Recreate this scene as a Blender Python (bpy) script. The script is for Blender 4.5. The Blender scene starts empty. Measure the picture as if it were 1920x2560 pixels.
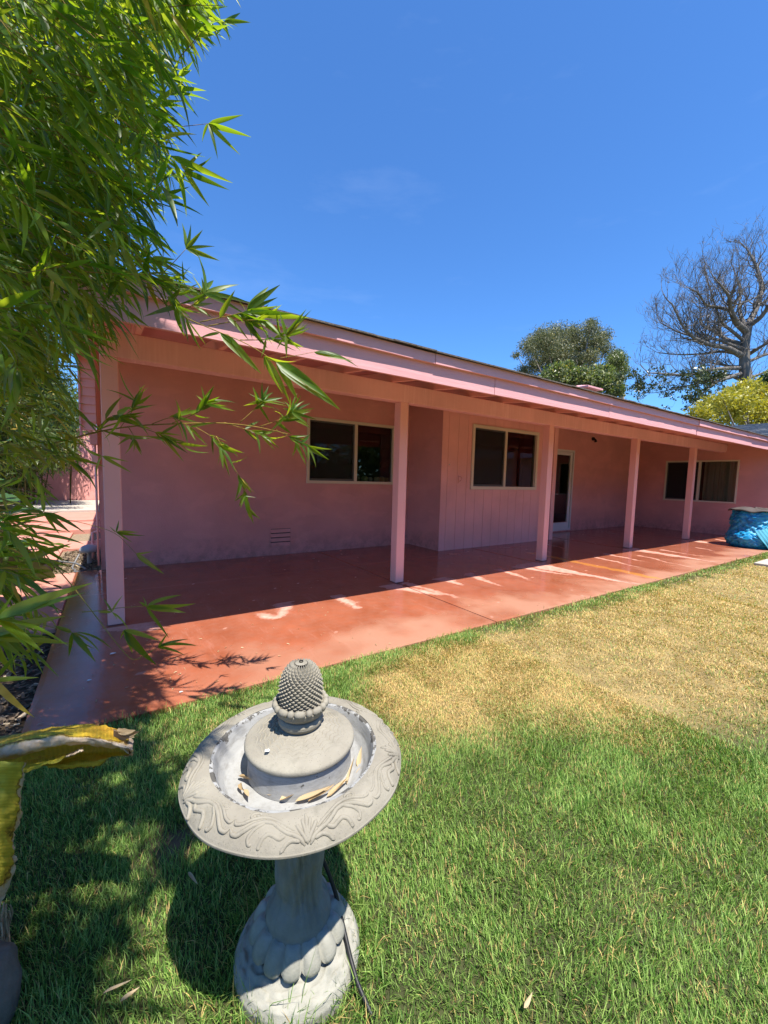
import bpy, math, random
import numpy as np
from mathutils import Vector, Matrix

random.seed(7)
rng = np.random.default_rng(11)
scene = bpy.context.scene
COL = scene.collection

# ------------------------------------------------------------------ camera
EYE = np.array([0.0, 0.0, 1.3])
CR = np.array([[0.83105309, -0.55556965, 0.0263273],
               [0.02472615, 0.08419195, 0.99614273],
               [0.55564322, 0.82719652, -0.08370508]])
FPX = 1015.69
cam = bpy.data.cameras.new('camera')
cam.sensor_fit = 'HORIZONTAL'
cam.sensor_width = 36.0
cam.lens = 36.0 * FPX / 1920.0
cam.clip_start = 0.03
cam.clip_end = 3000
camo = bpy.data.objects.new('camera', cam)
COL.objects.link(camo)
camo.matrix_world = Matrix(((CR[0][0], CR[1][0], -CR[2][0], EYE[0]),
                            (CR[0][1], CR[1][1], -CR[2][1], EYE[1]),
                            (CR[0][2], CR[1][2], -CR[2][2], EYE[2]),
                            (0, 0, 0, 1)))
scene.camera = camo

# ------------------------------------------------------------------ sky, sun, exposure
SUN = Vector((0.02, -0.405, 1.0)).normalized()
world = bpy.data.worlds.new('World')
scene.world = world
world.use_nodes = True
wn = world.node_tree
wn.nodes.clear()
sky = wn.nodes.new('ShaderNodeTexSky')
sky.sky_type = 'NISHITA'
sky.sun_disc = False
sky.sun_elevation = math.asin(SUN.z)
sky.sun_rotation = math.atan2(SUN.x, SUN.y)
sky.altitude = 0
sky.air_density = 1.0
sky.dust_density = 0.25
sky.ozone_density = 3.0
bg = wn.nodes.new('ShaderNodeBackground')
bg.inputs['Strength'].default_value = 0.119
wo = wn.nodes.new('ShaderNodeOutputWorld')
tint = wn.nodes.new('ShaderNodeMixRGB')
tint.blend_type = 'MULTIPLY'
tint.inputs[0].default_value = 1.0
tint.inputs[2].default_value = (0.345, 0.61, 0.90, 1.0)
wn.links.new(sky.outputs[0], tint.inputs[1])
wtc = wn.nodes.new('ShaderNodeTexCoord'); wmp = wn.nodes.new('ShaderNodeMapping'); wnz = wn.nodes.new('ShaderNodeTexNoise'); wrp = wn.nodes.new('ShaderNodeValToRGB'); wmx = wn.nodes.new('ShaderNodeMixRGB')
wmp.inputs['Scale'].default_value = (2.2, 2.2, 9.0); wmp.inputs['Rotation'].default_value = (0.25, 0.1, 0.0)
wnz.inputs['Scale'].default_value = 1.7; wnz.inputs['Detail'].default_value = 6; wnz.inputs['Roughness'].default_value = 0.6
wrp.color_ramp.elements[0].position = 0.60; wrp.color_ramp.elements[1].position = 0.85; wrp.color_ramp.elements[1].color = (0.035, 0.035, 0.035, 1)
wmx.inputs[2].default_value = (6.0, 6.6, 7.4, 1)
wn.links.new(wtc.outputs['Generated'], wmp.inputs[0]); wn.links.new(wmp.outputs[0], wnz.inputs['Vector']); wn.links.new(wnz.outputs['Fac'], wrp.inputs[0])
wn.links.new(wrp.outputs[0], wmx.inputs[0]); wn.links.new(tint.outputs[0], wmx.inputs[1]); wn.links.new(wmx.outputs[0], bg.inputs[0])
wn.links.new(bg.outputs[0], wo.inputs[0])
sl = bpy.data.lights.new('sun', 'SUN')
sl.energy = 4.35
sl.angle = math.radians(0.5)
sl.color = (1.0, 0.945, 0.85)
so = bpy.data.objects.new('sun', sl)
COL.objects.link(so)
so.location = (0, -10, 20)
so.rotation_euler = SUN.to_track_quat('Z', 'Y').to_euler()
scene.view_settings.view_transform = 'Standard'
scene.view_settings.look = 'None'
scene.view_settings.gamma = 1.0
scene.view_settings.use_curve_mapping = False
scene.view_settings.exposure = 1.2
scene.cycles.max_bounces = 10
scene.cycles.transparent_max_bounces = 12
scene.cycles.use_denoising = True


# ------------------------------------------------------------------ helpers
def at(u, v, d):
    """point on the photograph's sight line u, v (1920 x 2560) at d metres along the view axis"""
    q = np.array([(u - 960) / FPX, -(v - 1280) / FPX, 1.0])
    return EYE + d * (CR.T @ q)


def project(P):
    q = (np.asarray(P) - EYE) @ CR.T
    z = np.where(np.abs(q[..., 2]) < 1e-6, 1e-6, q[..., 2])
    return np.stack([960 + FPX * q[..., 0] / z, 1280 - FPX * q[..., 1] / z, q[..., 2]], -1)


def tag(o, label=None, cat=None, group=None, kind=None):
    if label: o['label'] = label
    if cat: o['category'] = cat
    if group: o['group'] = group
    if kind: o['kind'] = kind
    return o


def wloc(o):
    p = Vector((0, 0, 0))
    while o is not None:
        p = p + o.location
        o = o.parent
    return p


def empty(name, loc, label=None, cat=None, group=None, kind=None):
    o = bpy.data.objects.new(name, None)
    o.empty_display_size = 0.1
    o.location = loc
    COL.objects.link(o)
    return tag(o, label, cat, group, kind)


def mk(name, V, F, mat, parent=None, smooth=False, attrs=None, mats=None, midx=None):
    """world-space vertices and faces -> one linked object"""
    V = np.asarray(V, dtype=np.float64)
    me = bpy.data.meshes.new(name)
    off = np.array(wloc(parent)) if parent is not None else np.zeros(3)
    me.from_pydata((V - off).tolist(), [], [tuple(int(i) for i in f) for f in F])
    for m in (mats or [mat]):
        me.materials.append(m)
    if midx is not None:
        me.polygons.foreach_set('material_index', np.asarray(midx, dtype=np.int32))
    if smooth:
        me.polygons.foreach_set('use_smooth', np.ones(len(me.polygons), dtype=bool))
    for k, a in (attrs or {}).items():
        a = np.asarray(a, dtype=np.float32)
        if a.ndim == 1:
            t = me.attributes.new(k, 'FLOAT', 'POINT')
            t.data.foreach_set('value', a)
        else:
            t = me.attributes.new(k, 'FLOAT_COLOR', 'POINT')
            t.data.foreach_set('color', a.ravel())
    me.update()
    o = bpy.data.objects.new(name, me)
    COL.objects.link(o)
    if parent is not None:
        o.parent = parent
    return o


class MB:
    """collects shapes for one mesh"""
    def __init__(s):
        s.V, s.F, s.A, s.n = [], [], [], 0

    def add(s, V, F, a=0.0):
        V = np.asarray(V, float).reshape(-1, 3)
        s.V.append(V)
        s.F += [tuple(int(i) + s.n for i in f) for f in F]
        s.A.append(np.full(len(V), a))
        s.n += len(V)
        return s

    def box(s, x0, x1, y0, y1, z0, z1, a=0.0):
        V = [(x, y, z) for x in (x0, x1) for y in (y0, y1) for z in (z0, z1)]
        return s.add(V, BOXF, a)

    def hexa(s, P, a=0.0):
        return s.add(P, BOXF, a)

    def quad(s, a, b, c, d):
        return s.add([a, b, c, d], [(0, 1, 2, 3)])

    def tube(s, P, R, n=6, caps=True, a=0.0):
        P = np.asarray(P, float)
        m = len(P)
        R = np.broadcast_to(np.asarray(R, float), (m,))
        T = np.gradient(P, axis=0)
        T /= np.linalg.norm(T, axis=1)[:, None] + 1e-12
        ref = np.array([0, 0, 1.0]) if abs(T[0][2]) < 0.9 else np.array([1.0, 0, 0])
        ang = np.linspace(0, 2 * np.pi, n, endpoint=False)
        V = []
        N = np.cross(T[0], ref); N /= np.linalg.norm(N)
        for i in range(m):
            N = N - T[i] * N.dot(T[i]); N /= np.linalg.norm(N) + 1e-12
            B = np.cross(T[i], N)
            V.append(P[i] + R[i] * (np.cos(ang)[:, None] * N + np.sin(ang)[:, None] * B))
        F = [(i * n + j, i * n + (j + 1) % n, (i + 1) * n + (j + 1) % n, (i + 1) * n + j) for i in range(m - 1) for j in range(n)]
        if caps:
            F += [tuple(range(n - 1, -1, -1)), tuple((m - 1) * n + j for j in range(n))]
        return s.add(np.concatenate(V), F, a)

    def build(s, name, mat, parent=None, smooth=False, attr=None):
        V = np.concatenate(s.V)
        at_ = {attr: np.concatenate(s.A)} if attr else None
        return mk(name, V, s.F, mat, parent, smooth, at_)


BOXF = [(0, 1, 3, 2), (4, 6, 7, 5), (0, 4, 5, 1), (2, 3, 7, 6), (0, 2, 6, 4), (1, 5, 7, 3)]


def bevel(o, w=0.004, seg=1):
    import bmesh
    bm = bmesh.new(); bm.from_mesh(o.data)
    bmesh.ops.bevel(bm, geom=[e for e in bm.edges if len(e.link_faces) == 2 and e.calc_face_angle(0) > 0.5], offset=w, segments=seg, affect='EDGES', profile=0.5)
    bm.to_mesh(o.data); bm.free()
    return o


def grid_faces(nu, nv, wrap=False):
    F = []
    for i in range(nu - 1):
        for j in range(nv if wrap else nv - 1):
            k = (j + 1) % nv
            F.append((i * nv + j, i * nv + k, (i + 1) * nv + k, (i + 1) * nv + j))
    return F


def vnoise(x, y, s=1.0, seed=0):
    """cheap smooth 2-D value noise, numpy"""
    x = np.asarray(x) * s; y = np.asarray(y) * s
    xi = np.floor(x).astype(np.int64); yi = np.floor(y).astype(np.int64)
    fx = x - xi; fy = y - yi
    fx = fx * fx * (3 - 2 * fx); fy = fy * fy * (3 - 2 * fy)
    def h(a, b):
        n = (a * 374761393 + b * 668265263 + seed * 1442695041) & 0x7fffffff
        n = ((n ^ (n >> 13)) * 1274126177) & 0x7fffffff
        return ((n ^ (n >> 16)) & 0xffff) / 65535.0
    return (h(xi, yi) * (1 - fx) + h(xi + 1, yi) * fx) * (1 - fy) + (h(xi, yi + 1) * (1 - fx) + h(xi + 1, yi + 1) * fx) * fy


def fbm(x, y, s=1.0, seed=0, o=4):
    t, a, w = 0, 0.5, 0
    for i in range(o):
        t = t + a * vnoise(x, y, s * 2 ** i, seed + i * 7); w += a; a *= 0.5
    return t / w


# ------------------------------------------------------------------ materials
class NT:
    def __init__(s, name):
        s.m = bpy.data.materials.new(name); s.m.use_nodes = True
        s.t = s.m.node_tree; s.t.nodes.clear()
        s.out = s.t.nodes.new('ShaderNodeOutputMaterial')

    def n(s, ty, **kw):
        d = s.t.nodes.new('ShaderNode' + ty)
        for k, v in kw.items():
            if hasattr(d, k) and k not in ('name',):
                setattr(d, k, v)
        return d

    def l(s, a, b):
        s.t.links.new(a, b)

    def setin(s, node, key, v):
        i = node.inputs[key]
        if hasattr(v, 'is_linked') or isinstance(v, bpy.types.NodeSocket):
            s.l(v, i)
        else:
            i.default_value = (*v, 1.0) if isinstance(v, tuple) and len(v) == 3 and i.type == 'RGBA' else v

    def coord(s, kind='Object'):
        if not hasattr(s, '_tc'): s._tc = s.n('TexCoord')
        return s._tc.outputs[kind]

    def pos(s):
        if not hasattr(s, '_geo'): s._geo = s.n('NewGeometry')
        return s._geo.outputs['Position']

    def noise(s, scale, detail=4, rough=0.55, vec=None, stretch=None, dist=0.0):
        t = s.n('TexNoise')
        v = vec if vec is not None else s.pos()
        if stretch:
            mp = s.n('Mapping'); mp.inputs['Scale'].default_value = stretch
            s.l(v, mp.inputs['Vector']); v = mp.outputs[0]
        s.l(v, t.inputs['Vector'])
        t.inputs['Scale'].default_value = scale
        t.inputs['Detail'].default_value = detail
        t.inputs['Roughness'].default_value = rough
        t.inputs['Distortion'].default_value = dist
        return t.outputs['Fac']

    def ramp(s, fac, stops):
        r = s.n('ValToRGB')
        el = r.color_ramp.elements
        while len(el) < len(stops): el.new(0.5)
        for e, (p, c) in zip(el, stops):
            e.position = p
            e.color = (*c, 1) if isinstance(c, tuple) else (c, c, c, 1)
        s.l(fac, r.inputs[0])
        return r.outputs[0]

    def mix(s, fac, a, b, mode='MIX'):
        x = s.n('MixRGB', blend_type=mode)
        s.setin(x, 0, fac); s.setin(x, 1, a); s.setin(x, 2, b)
        return x.outputs[0]

    def math(s, op, a, b=0.0, clamp=False):
        x = s.n('Math', operation=op, use_clamp=clamp)
        s.setin(x, 0, a); s.setin(x, 1, b)
        return x.outputs[0]

    def attr(s, name, out='Fac'):
        a = s.n('Attribute'); a.attribute_name = name
        return a.outputs[out]

    def bump(s, h, strength=0.3, dist=0.01):
        b = s.n('Bump'); b.inputs['Strength'].default_value = strength; b.inputs['Distance'].default_value = dist
        s.l(h, b.inputs['Height'])
        return b.outputs[0]

    def bsdf(s, color, rough=0.7, normal=None, spec=0.5, **kw):
        p = s.n('BsdfPrincipled')
        s.setin(p, 'Base Color', color); s.setin(p, 'Roughness', rough); s.setin(p, 'Specular IOR Level', spec)
        for k, v in kw.items():
            s.setin(p, k.replace('_', ' '), v)
        if normal is not None: s.l(normal, p.inputs['Normal'])
        return p.outputs[0]

    def done(s, sh):
        s.l(sh, s.out.inputs['Surface'])
        return s.m


def mat_paint(name, col, bump=0.25, scale=90, rough=0.72, streaks=False, grain=None, var=0.12, splash=False):
    t = NT(name)
    big = t.noise(1.3, 5, 0.6)
    fine = t.noise(scale, 5, 0.6)
    c = t.mix(t.ramp(big, [(0.3, 0.0), (0.72, 1.0)]), tuple(x * (1 - var) for x in col), tuple(min(1, x * (1 + var * 0.6)) for x in col))
    if streaks:
        s = t.noise(7, 4, 0.7, stretch=(5.0, 1.0, 0.22))
        s2 = t.noise(1.1, 2, 0.5, stretch=(1.0, 0.1, 0.05))
        k = t.math('MULTIPLY', t.ramp(s, [(0.48, 0.0), (0.66, 1.0)]), t.ramp(s2, [(0.4, 0.1), (0.65, 0.75)]))
        c = t.mix(k, c, tuple(min(1, x * 1.18 + 0.10) for x in col))
    if splash:
        sep = t.n('SeparateXYZ'); t.l(t.pos(), sep.inputs[0])
        hh = t.math('SUBTRACT', 1.0, t.math('MULTIPLY', sep.outputs['Z'], 2.6), True)
        sp_ = t.math('MULTIPLY', hh, t.ramp(t.noise(9, 7, 0.75), [(0.42, 0.0), (0.62, 0.8)]))
        c = t.mix(sp_, c, tuple(x * 0.5 + 0.02 for x in col))
        patch = t.noise(2.4, 3, 0.5, stretch=(0.7, 0.7, 1.6))
        c = t.mix(t.ramp(patch, [(0.55, 0.0), (0.60, 0.16)]), c, tuple(min(1, x * 1.3) for x in col))
    dirt = t.noise(22, 6, 0.7)
    c = t.mix(t.ramp(dirt, [(0.60, 0.0), (0.85, 0.22)]), c, tuple(x * 0.6 for x in col))
    h = fine
    if grain:
        g = t.noise(6, 5, 0.65, stretch=grain, dist=0.4)
        h = t.math('ADD', t.math('MULTIPLY', g, 1.5), t.math('MULTIPLY', fine, 0.4))
    return t.done(t.bsdf(c, rough, t.bump(h, bump, 0.006), 0.35))


PINK = (0.76, 0.375, 0.385)
M = {}
M['stucco'] = mat_paint('pink_stucco', (0.73, 0.335, 0.305), 0.7, 90, 0.85, splash=True)
M['siding'] = mat_paint('pink_siding', (0.86, 0.43, 0.395), 0.25, 90, 0.75, grain=(4, 4, 0.25))
M['trim'] = mat_paint('pink_trim', PINK, 0.3, 60, 0.62, grain=(0.35, 4, 5), var=0.06)
M['beam'] = mat_paint('pink_beam', (0.84, 0.45, 0.45), 0.25, 60, 0.6, streaks=True)
M['post'] = mat_paint('pink_post', (0.88, 0.46, 0.42), 0.22, 60, 0.6, grain=(5, 5, 0.3), var=0.06)
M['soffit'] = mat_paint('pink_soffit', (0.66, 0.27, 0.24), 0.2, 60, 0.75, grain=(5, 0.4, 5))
M['dark_joint'] = mat_paint('dark_joint', (0.16, 0.06, 0.06), 0.1)
M['frame'] = mat_paint('cream_frame', (0.72, 0.62, 0.48), 0.05, 60, 0.45, var=0.04)
M['white_frame'] = mat_paint('white_frame', (0.70, 0.68, 0.66), 0.05, 60, 0.4, var=0.04)
M['grey_metal'] = mat_paint('grey_metal', (0.10, 0.095, 0.09), 0.05, 60, 0.45)
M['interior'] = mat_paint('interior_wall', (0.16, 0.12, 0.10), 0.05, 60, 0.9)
M['black'] = mat_paint('black_rubber', (0.014, 0.014, 0.015), 0.1, 80, 0.5)
M['galv'] = mat_paint('galvanised', (0.35, 0.36, 0.38), 0.1, 60, 0.35)


def m_glass():
    t = NT('window_glass')
    fr = t.n('Fresnel'); fr.inputs['IOR'].default_value = 1.75
    tr = t.n('BsdfTransparent'); tr.inputs[0].default_value = (0.55, 0.58, 0.56, 1)
    gl = t.n('BsdfGlossy'); gl.inputs['Roughness'].default_value = 0.0
    w = t.noise(0.9, 2, 0.5)
    t.l(t.bump(w, 0.05, 0.02), gl.inputs['Normal'])
    mx = t.n('MixShader')
    t.l(fr.outputs[0], mx.inputs[0]); t.l(tr.outputs[0], mx.inputs[1]); t.l(gl.outputs[0], mx.inputs[2])
    return t.done(mx.outputs[0])


M['glass'] = m_glass()


def m_screen():
    t = NT('insect_screen')
    tr = t.n('BsdfTransparent'); tr.inputs[0].default_value = (1, 1, 1, 1)
    d = t.bsdf((0.02, 0.02, 0.022), 0.8)
    mx = t.n('MixShader'); mx.inputs[0].default_value = 0.55
    t.l(tr.outputs[0], mx.inputs[1]); t.l(d, mx.inputs[2])
    return t.done(mx.outputs[0])


M['screen'] = m_screen()


def m_patio():
    t = NT('red_concrete')
    dry = t.attr('dry'); och = t.attr('ochre'); worn = t.attr('worn')
    n1 = t.noise(2.2, 6, 0.65); n2 = t.noise(70, 4, 0.7); n3 = t.noise(9, 6, 0.7)
    c = t.mix(t.ramp(n1, [(0.3, 0.0), (0.7, 1.0)]), (0.240, 0.068, 0.032), (0.365, 0.112, 0.058))
    c = t.mix(t.ramp(n3, [(0.42, 0.0), (0.72, 0.65)]), c, (0.31, 0.125, 0.08))
    c = t.mix(t.ramp(t.noise(3.2, 6, 0.75, stretch=(3.0, 0.5, 1)), [(0.56, 0.0), (0.70, 0.4)]), c, (0.42, 0.19, 0.14))
    c = t.mix(t.math('MULTIPLY', worn, 0.75), c, (0.36, 0.19, 0.125))
    c = t.mix(t.ramp(n2, [(0.58, 0.0), (0.8, 0.35)]), c, (0.14, 0.035, 0.022))
    c = t.mix(och, c, (0.50, 0.20, 0.045))
    c = t.mix(t.math('MULTIPLY', dry, t.ramp(t.noise(18, 6, 0.7), [(0.3, 0.45), (0.6, 0.95)])), c, (0.64, 0.37, 0.30))
    rr = t.ramp(t.noise(1.6, 5, 0.6), [(0.40, 0.035), (0.68, 0.17)])
    rr = t.mix(worn, rr, (0.55, 0.55, 0.55))
    rr = t.mix(dry, rr, (0.8, 0.8, 0.8))
    h = t.math('ADD', t.math('MULTIPLY', n2, 0.35), t.math('MULTIPLY', t.noise(26, 5, 0.7), 0.8))
    return t.done(t.bsdf(c, rr, t.bump(h, 0.26, 0.004), 0.42))


M['patio'] = m_patio()


def m_walk():
    t = NT('pink_concrete')
    c = t.mix(t.noise(3, 6, 0.65), (0.40, 0.15, 0.105), (0.58, 0.28, 0.22))
    return t.done(t.bsdf(c, 0.75, t.bump(t.noise(50, 5, 0.7), 0.3, 0.004)))


M['walk'] = m_walk()


def m_ground(name, a, b, sc=30, bump=0.8, rough=0.95, dist=0.02):
    t = NT(name)
    n = t.noise(sc, 8, 0.7)
    c = t.ramp(n, [(0.3, a), (0.7, b)])
    return t.done(t.bsdf(c, rough, t.bump(n, bump, dist), 0.2))


M['paver'] = m_ground('pale_paver', (0.34, 0.30, 0.25), (0.48, 0.44, 0.38), 40, 0.4, 0.9, 0.005)
M['soil'] = m_ground('dark_mulch', (0.015, 0.011, 0.008), (0.10, 0.07, 0.045), 28)
M['gravel'] = m_ground('dry_soil', (0.12, 0.085, 0.055), (0.36, 0.28, 0.19), 45)
M['terrain'] = m_ground('terrain', (0.10, 0.10, 0.04), (0.20, 0.17, 0.08), 2)
M['turf_far'] = m_ground('far_turf', (0.20, 0.22, 0.07), (0.42, 0.36, 0.16), 9)


def m_vcol(name, rough=0.6, trans=0.0, spec=0.3, sat=1.0):
    t = NT(name)
    c = t.attr('col', 'Color')
    p = t.bsdf(c, rough, None, spec)
    if trans:
        tr = t.n('BsdfTranslucent'); t.l(t.mix(1.0, c, (1.0, 1.0, 0.6), 'MULTIPLY'), tr.inputs[0])
        mx = t.n('MixShader'); mx.inputs[0].default_value = trans
        t.l(p, mx.inputs[1]); t.l(tr.outputs[0], mx.inputs[2])
        return t.done(mx.outputs[0])
    return t.done(p)


M['grass'] = m_vcol('grass_blade', 0.5, 0.35, 0.3)
M['lawn_soil'] = m_vcol('lawn_soil', 0.95)
M['chip'] = m_vcol('mulch_chip', 0.9)


def m_leaf(name, c0, c1, t0, t1, trans=0.45, rough=0.42, spec=0.4):
    """c0..c1 reflected colour, t0..t1 the light that comes through"""
    t = NT(name)
    oi = t.n('ObjectInfo')
    r = t.math('FRACT', t.math('ADD', t.attr('rnd'), oi.outputs['Random']))
    vein = t.noise(60, 2, 0.5)
    c = t.ramp(r, [(0.0, c0), (0.85, c1), (0.97, c1), (1.0, (0.36, 0.27, 0.05))])
    tc = t.ramp(r, [(0.0, t0), (0.85, t1), (0.97, t1), (1.0, (0.75, 0.5, 0.06))])
    p = t.bsdf(c, rough, t.bump(vein, 0.06, 0.002), spec)
    tr = t.n('BsdfTranslucent'); t.l(tc, tr.inputs[0])
    mx = t.n('MixShader'); mx.inputs[0].default_value = trans
    t.l(p, mx.inputs[1]); t.l(tr.outputs[0], mx.inputs[2])
    return t.done(mx.outputs[0])


M['bamboo_leaf'] = m_leaf('bamboo_leaf', (0.03, 0.078, 0.008), (0.08, 0.16, 0.014), (0.22, 0.40, 0.009), (0.60, 0.72, 0.03), 0.46)
M['euc_leaf'] = m_leaf('eucalyptus_leaf', (0.08, 0.088, 0.04), (0.25, 0.245, 0.12), (0.12, 0.16, 0.04), (0.22, 0.24, 0.08), 0.25, 0.5)
M['tree_leaf'] = m_leaf('broad_leaf', (0.075, 0.10, 0.035), (0.23, 0.25, 0.105), (0.14, 0.22, 0.03), (0.24, 0.32, 0.06), 0.3)
M['mag_leaf'] = m_leaf('magnolia_leaf', (0.03, 0.045, 0.016), (0.085, 0.11, 0.035), (0.06, 0.09, 0.01), (0.10, 0.14, 0.02), 0.15, 0.35)
M['gold_leaf'] = m_leaf('gold_leaf', (0.10, 0.125, 0.018), (0.38, 0.35, 0.05), (0.4, 0.42, 0.02), (0.7, 0.6, 0.03), 0.3)
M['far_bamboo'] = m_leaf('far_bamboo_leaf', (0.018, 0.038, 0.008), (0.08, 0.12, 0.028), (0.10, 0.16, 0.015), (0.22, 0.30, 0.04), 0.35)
M['big_leaf'] = m_leaf('big_leaf', (0.03, 0.075, 0.02), (0.06, 0.13, 0.035), (0.12, 0.22, 0.02), (0.2, 0.32, 0.03), 0.3, 0.35, 0.5)
M['hedge_leaf'] = m_leaf('hedge_leaf', (0.03, 0.06, 0.012), (0.10, 0.15, 0.03), (0.12, 0.2, 0.02), (0.25, 0.34, 0.04), 0.3)


def m_bark(name, a, b, sc=12, stretch=(1, 1, 0.25)):
    t = NT(name)
    n = t.noise(sc, 6, 0.7, stretch=stretch)
    return t.done(t.bsdf(t.ramp(n, [(0.3, a), (0.7, b)]), 0.85, t.bump(n, 0.5, 0.02), 0.2))


M['bark'] = m_bark('grey_bark', (0.075, 0.065, 0.058), (0.24, 0.215, 0.19), 3)
M['bark_pale'] = m_bark('pale_bark', (0.16, 0.13, 0.10), (0.36, 0.31, 0.25), 3)
M['cane'] = m_bark('bamboo_cane', (0.16, 0.12, 0.02), (0.36, 0.25, 0.06), 30)
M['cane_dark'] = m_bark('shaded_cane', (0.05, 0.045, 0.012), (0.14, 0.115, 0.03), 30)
M['twig'] = m_bark('twig', (0.13, 0.09, 0.02), (0.32, 0.22, 0.07), 60)


def m_stone():
    t = NT('cast_stone')
    n = t.noise(7, 6, 0.65); f = t.noise(240, 4, 0.7); d = t.noise(30, 6, 0.7)
    c = t.ramp(n, [(0.25, (0.195, 0.174, 0.14)), (0.7, (0.285, 0.262, 0.213))])
    c = t.mix(t.ramp(d, [(0.58, 0.0), (0.8, 0.35)]), c, (0.13, 0.12, 0.10))
    st_ = t.noise(5, 6, 0.75, stretch=(2.5, 2.5, 0.6))
    c = t.mix(t.ramp(st_, [(0.52, 0.0), (0.72, 0.45)]), c, (0.105, 0.10, 0.075))
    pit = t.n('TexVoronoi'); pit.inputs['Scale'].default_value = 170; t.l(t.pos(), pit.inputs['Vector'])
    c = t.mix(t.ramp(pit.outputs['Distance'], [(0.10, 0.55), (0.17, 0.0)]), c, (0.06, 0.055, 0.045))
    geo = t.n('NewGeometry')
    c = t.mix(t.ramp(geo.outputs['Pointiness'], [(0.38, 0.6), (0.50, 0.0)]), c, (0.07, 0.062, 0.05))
    return t.done(t.bsdf(c, 0.88, t.bump(t.math('ADD', f, t.math('MULTIPLY', d, 0.8)), 0.28, 0.003), 0.25))


def m_stone_pale(k=1.0, name='weathered_stone'):
    t = NT(name)
    n = t.noise(9, 6, 0.65); f = t.noise(200, 4, 0.7); d = t.noise(22, 6, 0.72)
    c = t.ramp(n, [(0.25, (0.20 * k, 0.196 * k, 0.16 * k)), (0.7, (0.35 * k, 0.337 * k, 0.29 * k))])
    c = t.mix(t.ramp(d, [(0.5, 0.0), (0.75, 0.55)]), c, (0.11, 0.12, 0.105))
    r = t.noise(14, 3, 0.6)
    c = t.mix(t.ramp(r, [(0.70, 0.0), (0.80, 0.5)]), c, (0.34, 0.22, 0.11))
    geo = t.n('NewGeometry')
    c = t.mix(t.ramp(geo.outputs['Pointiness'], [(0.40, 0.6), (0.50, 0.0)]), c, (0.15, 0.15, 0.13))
    return t.done(t.bsdf(c, 0.9, t.bump(t.math('ADD', f, d), 0.35, 0.004), 0.2))


def m_peel():
    t = NT('peeling_white_paint')
    n = t.noise(28, 8, 0.7); f = t.noise(150, 4, 0.7); st = t.noise(30, 5, 0.7, stretch=(1, 1, 4))
    white = t.mix(t.ramp(st, [(0.45, 0.0), (0.75, 0.7)]), (0.30, 0.30, 0.295), (0.16, 0.15, 0.135))
    k = t.ramp(t.math('ADD', n, t.math('MULTIPLY', t.attr('edge'), 0.16)), [(0.655, 0.0), (0.67, 1.0)])
    c = t.mix(k, white, (0.085, 0.08, 0.072))
    return t.done(t.bsdf(c, 0.8, t.bump(t.math('SUBTRACT', f, k), 0.3, 0.002), 0.25))


M['stone_col'] = m_stone_pale(0.72, 'column_stone'); M['stone'] = m_stone(); M['stone_pale'] = m_stone_pale(); M['peel'] = m_peel()  # column takes the weathered stone with a darker base colour


def m_plastic():
    t = NT('blue_plastic')
    n = t.noise(5, 4, 0.6); w = t.noise(6, 4, 0.6, stretch=(1.5, 1.5, 7), dist=0.8)
    c = t.ramp(n, [(0.3, (0.004, 0.15, 0.40)), (0.55, (0.015, 0.33, 0.62)), (0.75, (0.07, 0.50, 0.74))])
    return t.done(t.bsdf(c, 0.3, t.bump(w, 0.7, 0.03), 0.5))


M['plastic'] = m_plastic()
M['tarp_lid'] = mat_paint('grey_cloth', (0.075, 0.062, 0.058), 0.8, 30, 0.9)
M['curtain'] = mat_paint('curtain_cloth', (0.80, 0.72, 0.55), 0.2, 90, 0.9)
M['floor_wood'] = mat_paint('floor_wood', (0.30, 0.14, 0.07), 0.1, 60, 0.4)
M['roof_shingle'] = m_ground('asphalt_shingle', (0.09, 0.075, 0.066), (0.19, 0.165, 0.145), 60, 0.8, 0.95)
M['roof_grey'] = m_ground('grey_shingle', (0.13, 0.135, 0.14), (0.30, 0.30, 0.31), 14, 0.6, 0.95)
M['dry_leaf'] = m_leaf('dry_leaf', (0.36, 0.25, 0.13), (0.52, 0.40, 0.24), (0.4, 0.26, 0.1), (0.5, 0.36, 0.16), 0.25, 0.6)

# ------------------------------------------------------------------ ground
XL, YP, YW, YB, YR, XW = -0.40, 2.45, 6.4716, 5.4957, 6.282, 13.709

g = MB().quad((-900, -900, -0.10), (900, -900, -0.10), (900, 900, -0.10), (-900, 900, -0.10)).build('ground', M['terrain'])
tag(g, kind='structure')


def dryness(x, y):
    """0 = green turf, 1 = straw coloured turf"""
    n = fbm(x, y, 1.3, 3); n2 = fbm(x, y, 5.0, 9)
    lo = 1.50 - 0.52 * np.clip(x - 0.95, 0, 2.6)
    front = np.clip((y - lo + (n - 0.5) * 0.55 + (n2 - 0.5) * 0.25) / 0.55, 0, 1)
    rim = 2.45 - y - 0.07 - 0.10 * np.clip((x - 4) / 6, 0, 1)
    back = np.clip((rim + (n2 - 0.5) * 0.25) / 0.20, 0.15, 1)
    left = np.clip((x - 0.92 - 0.28 * (y - 1.5) + (n - 0.5) * 0.5) / 0.35, 0, 1)
    return front * back * left


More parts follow.
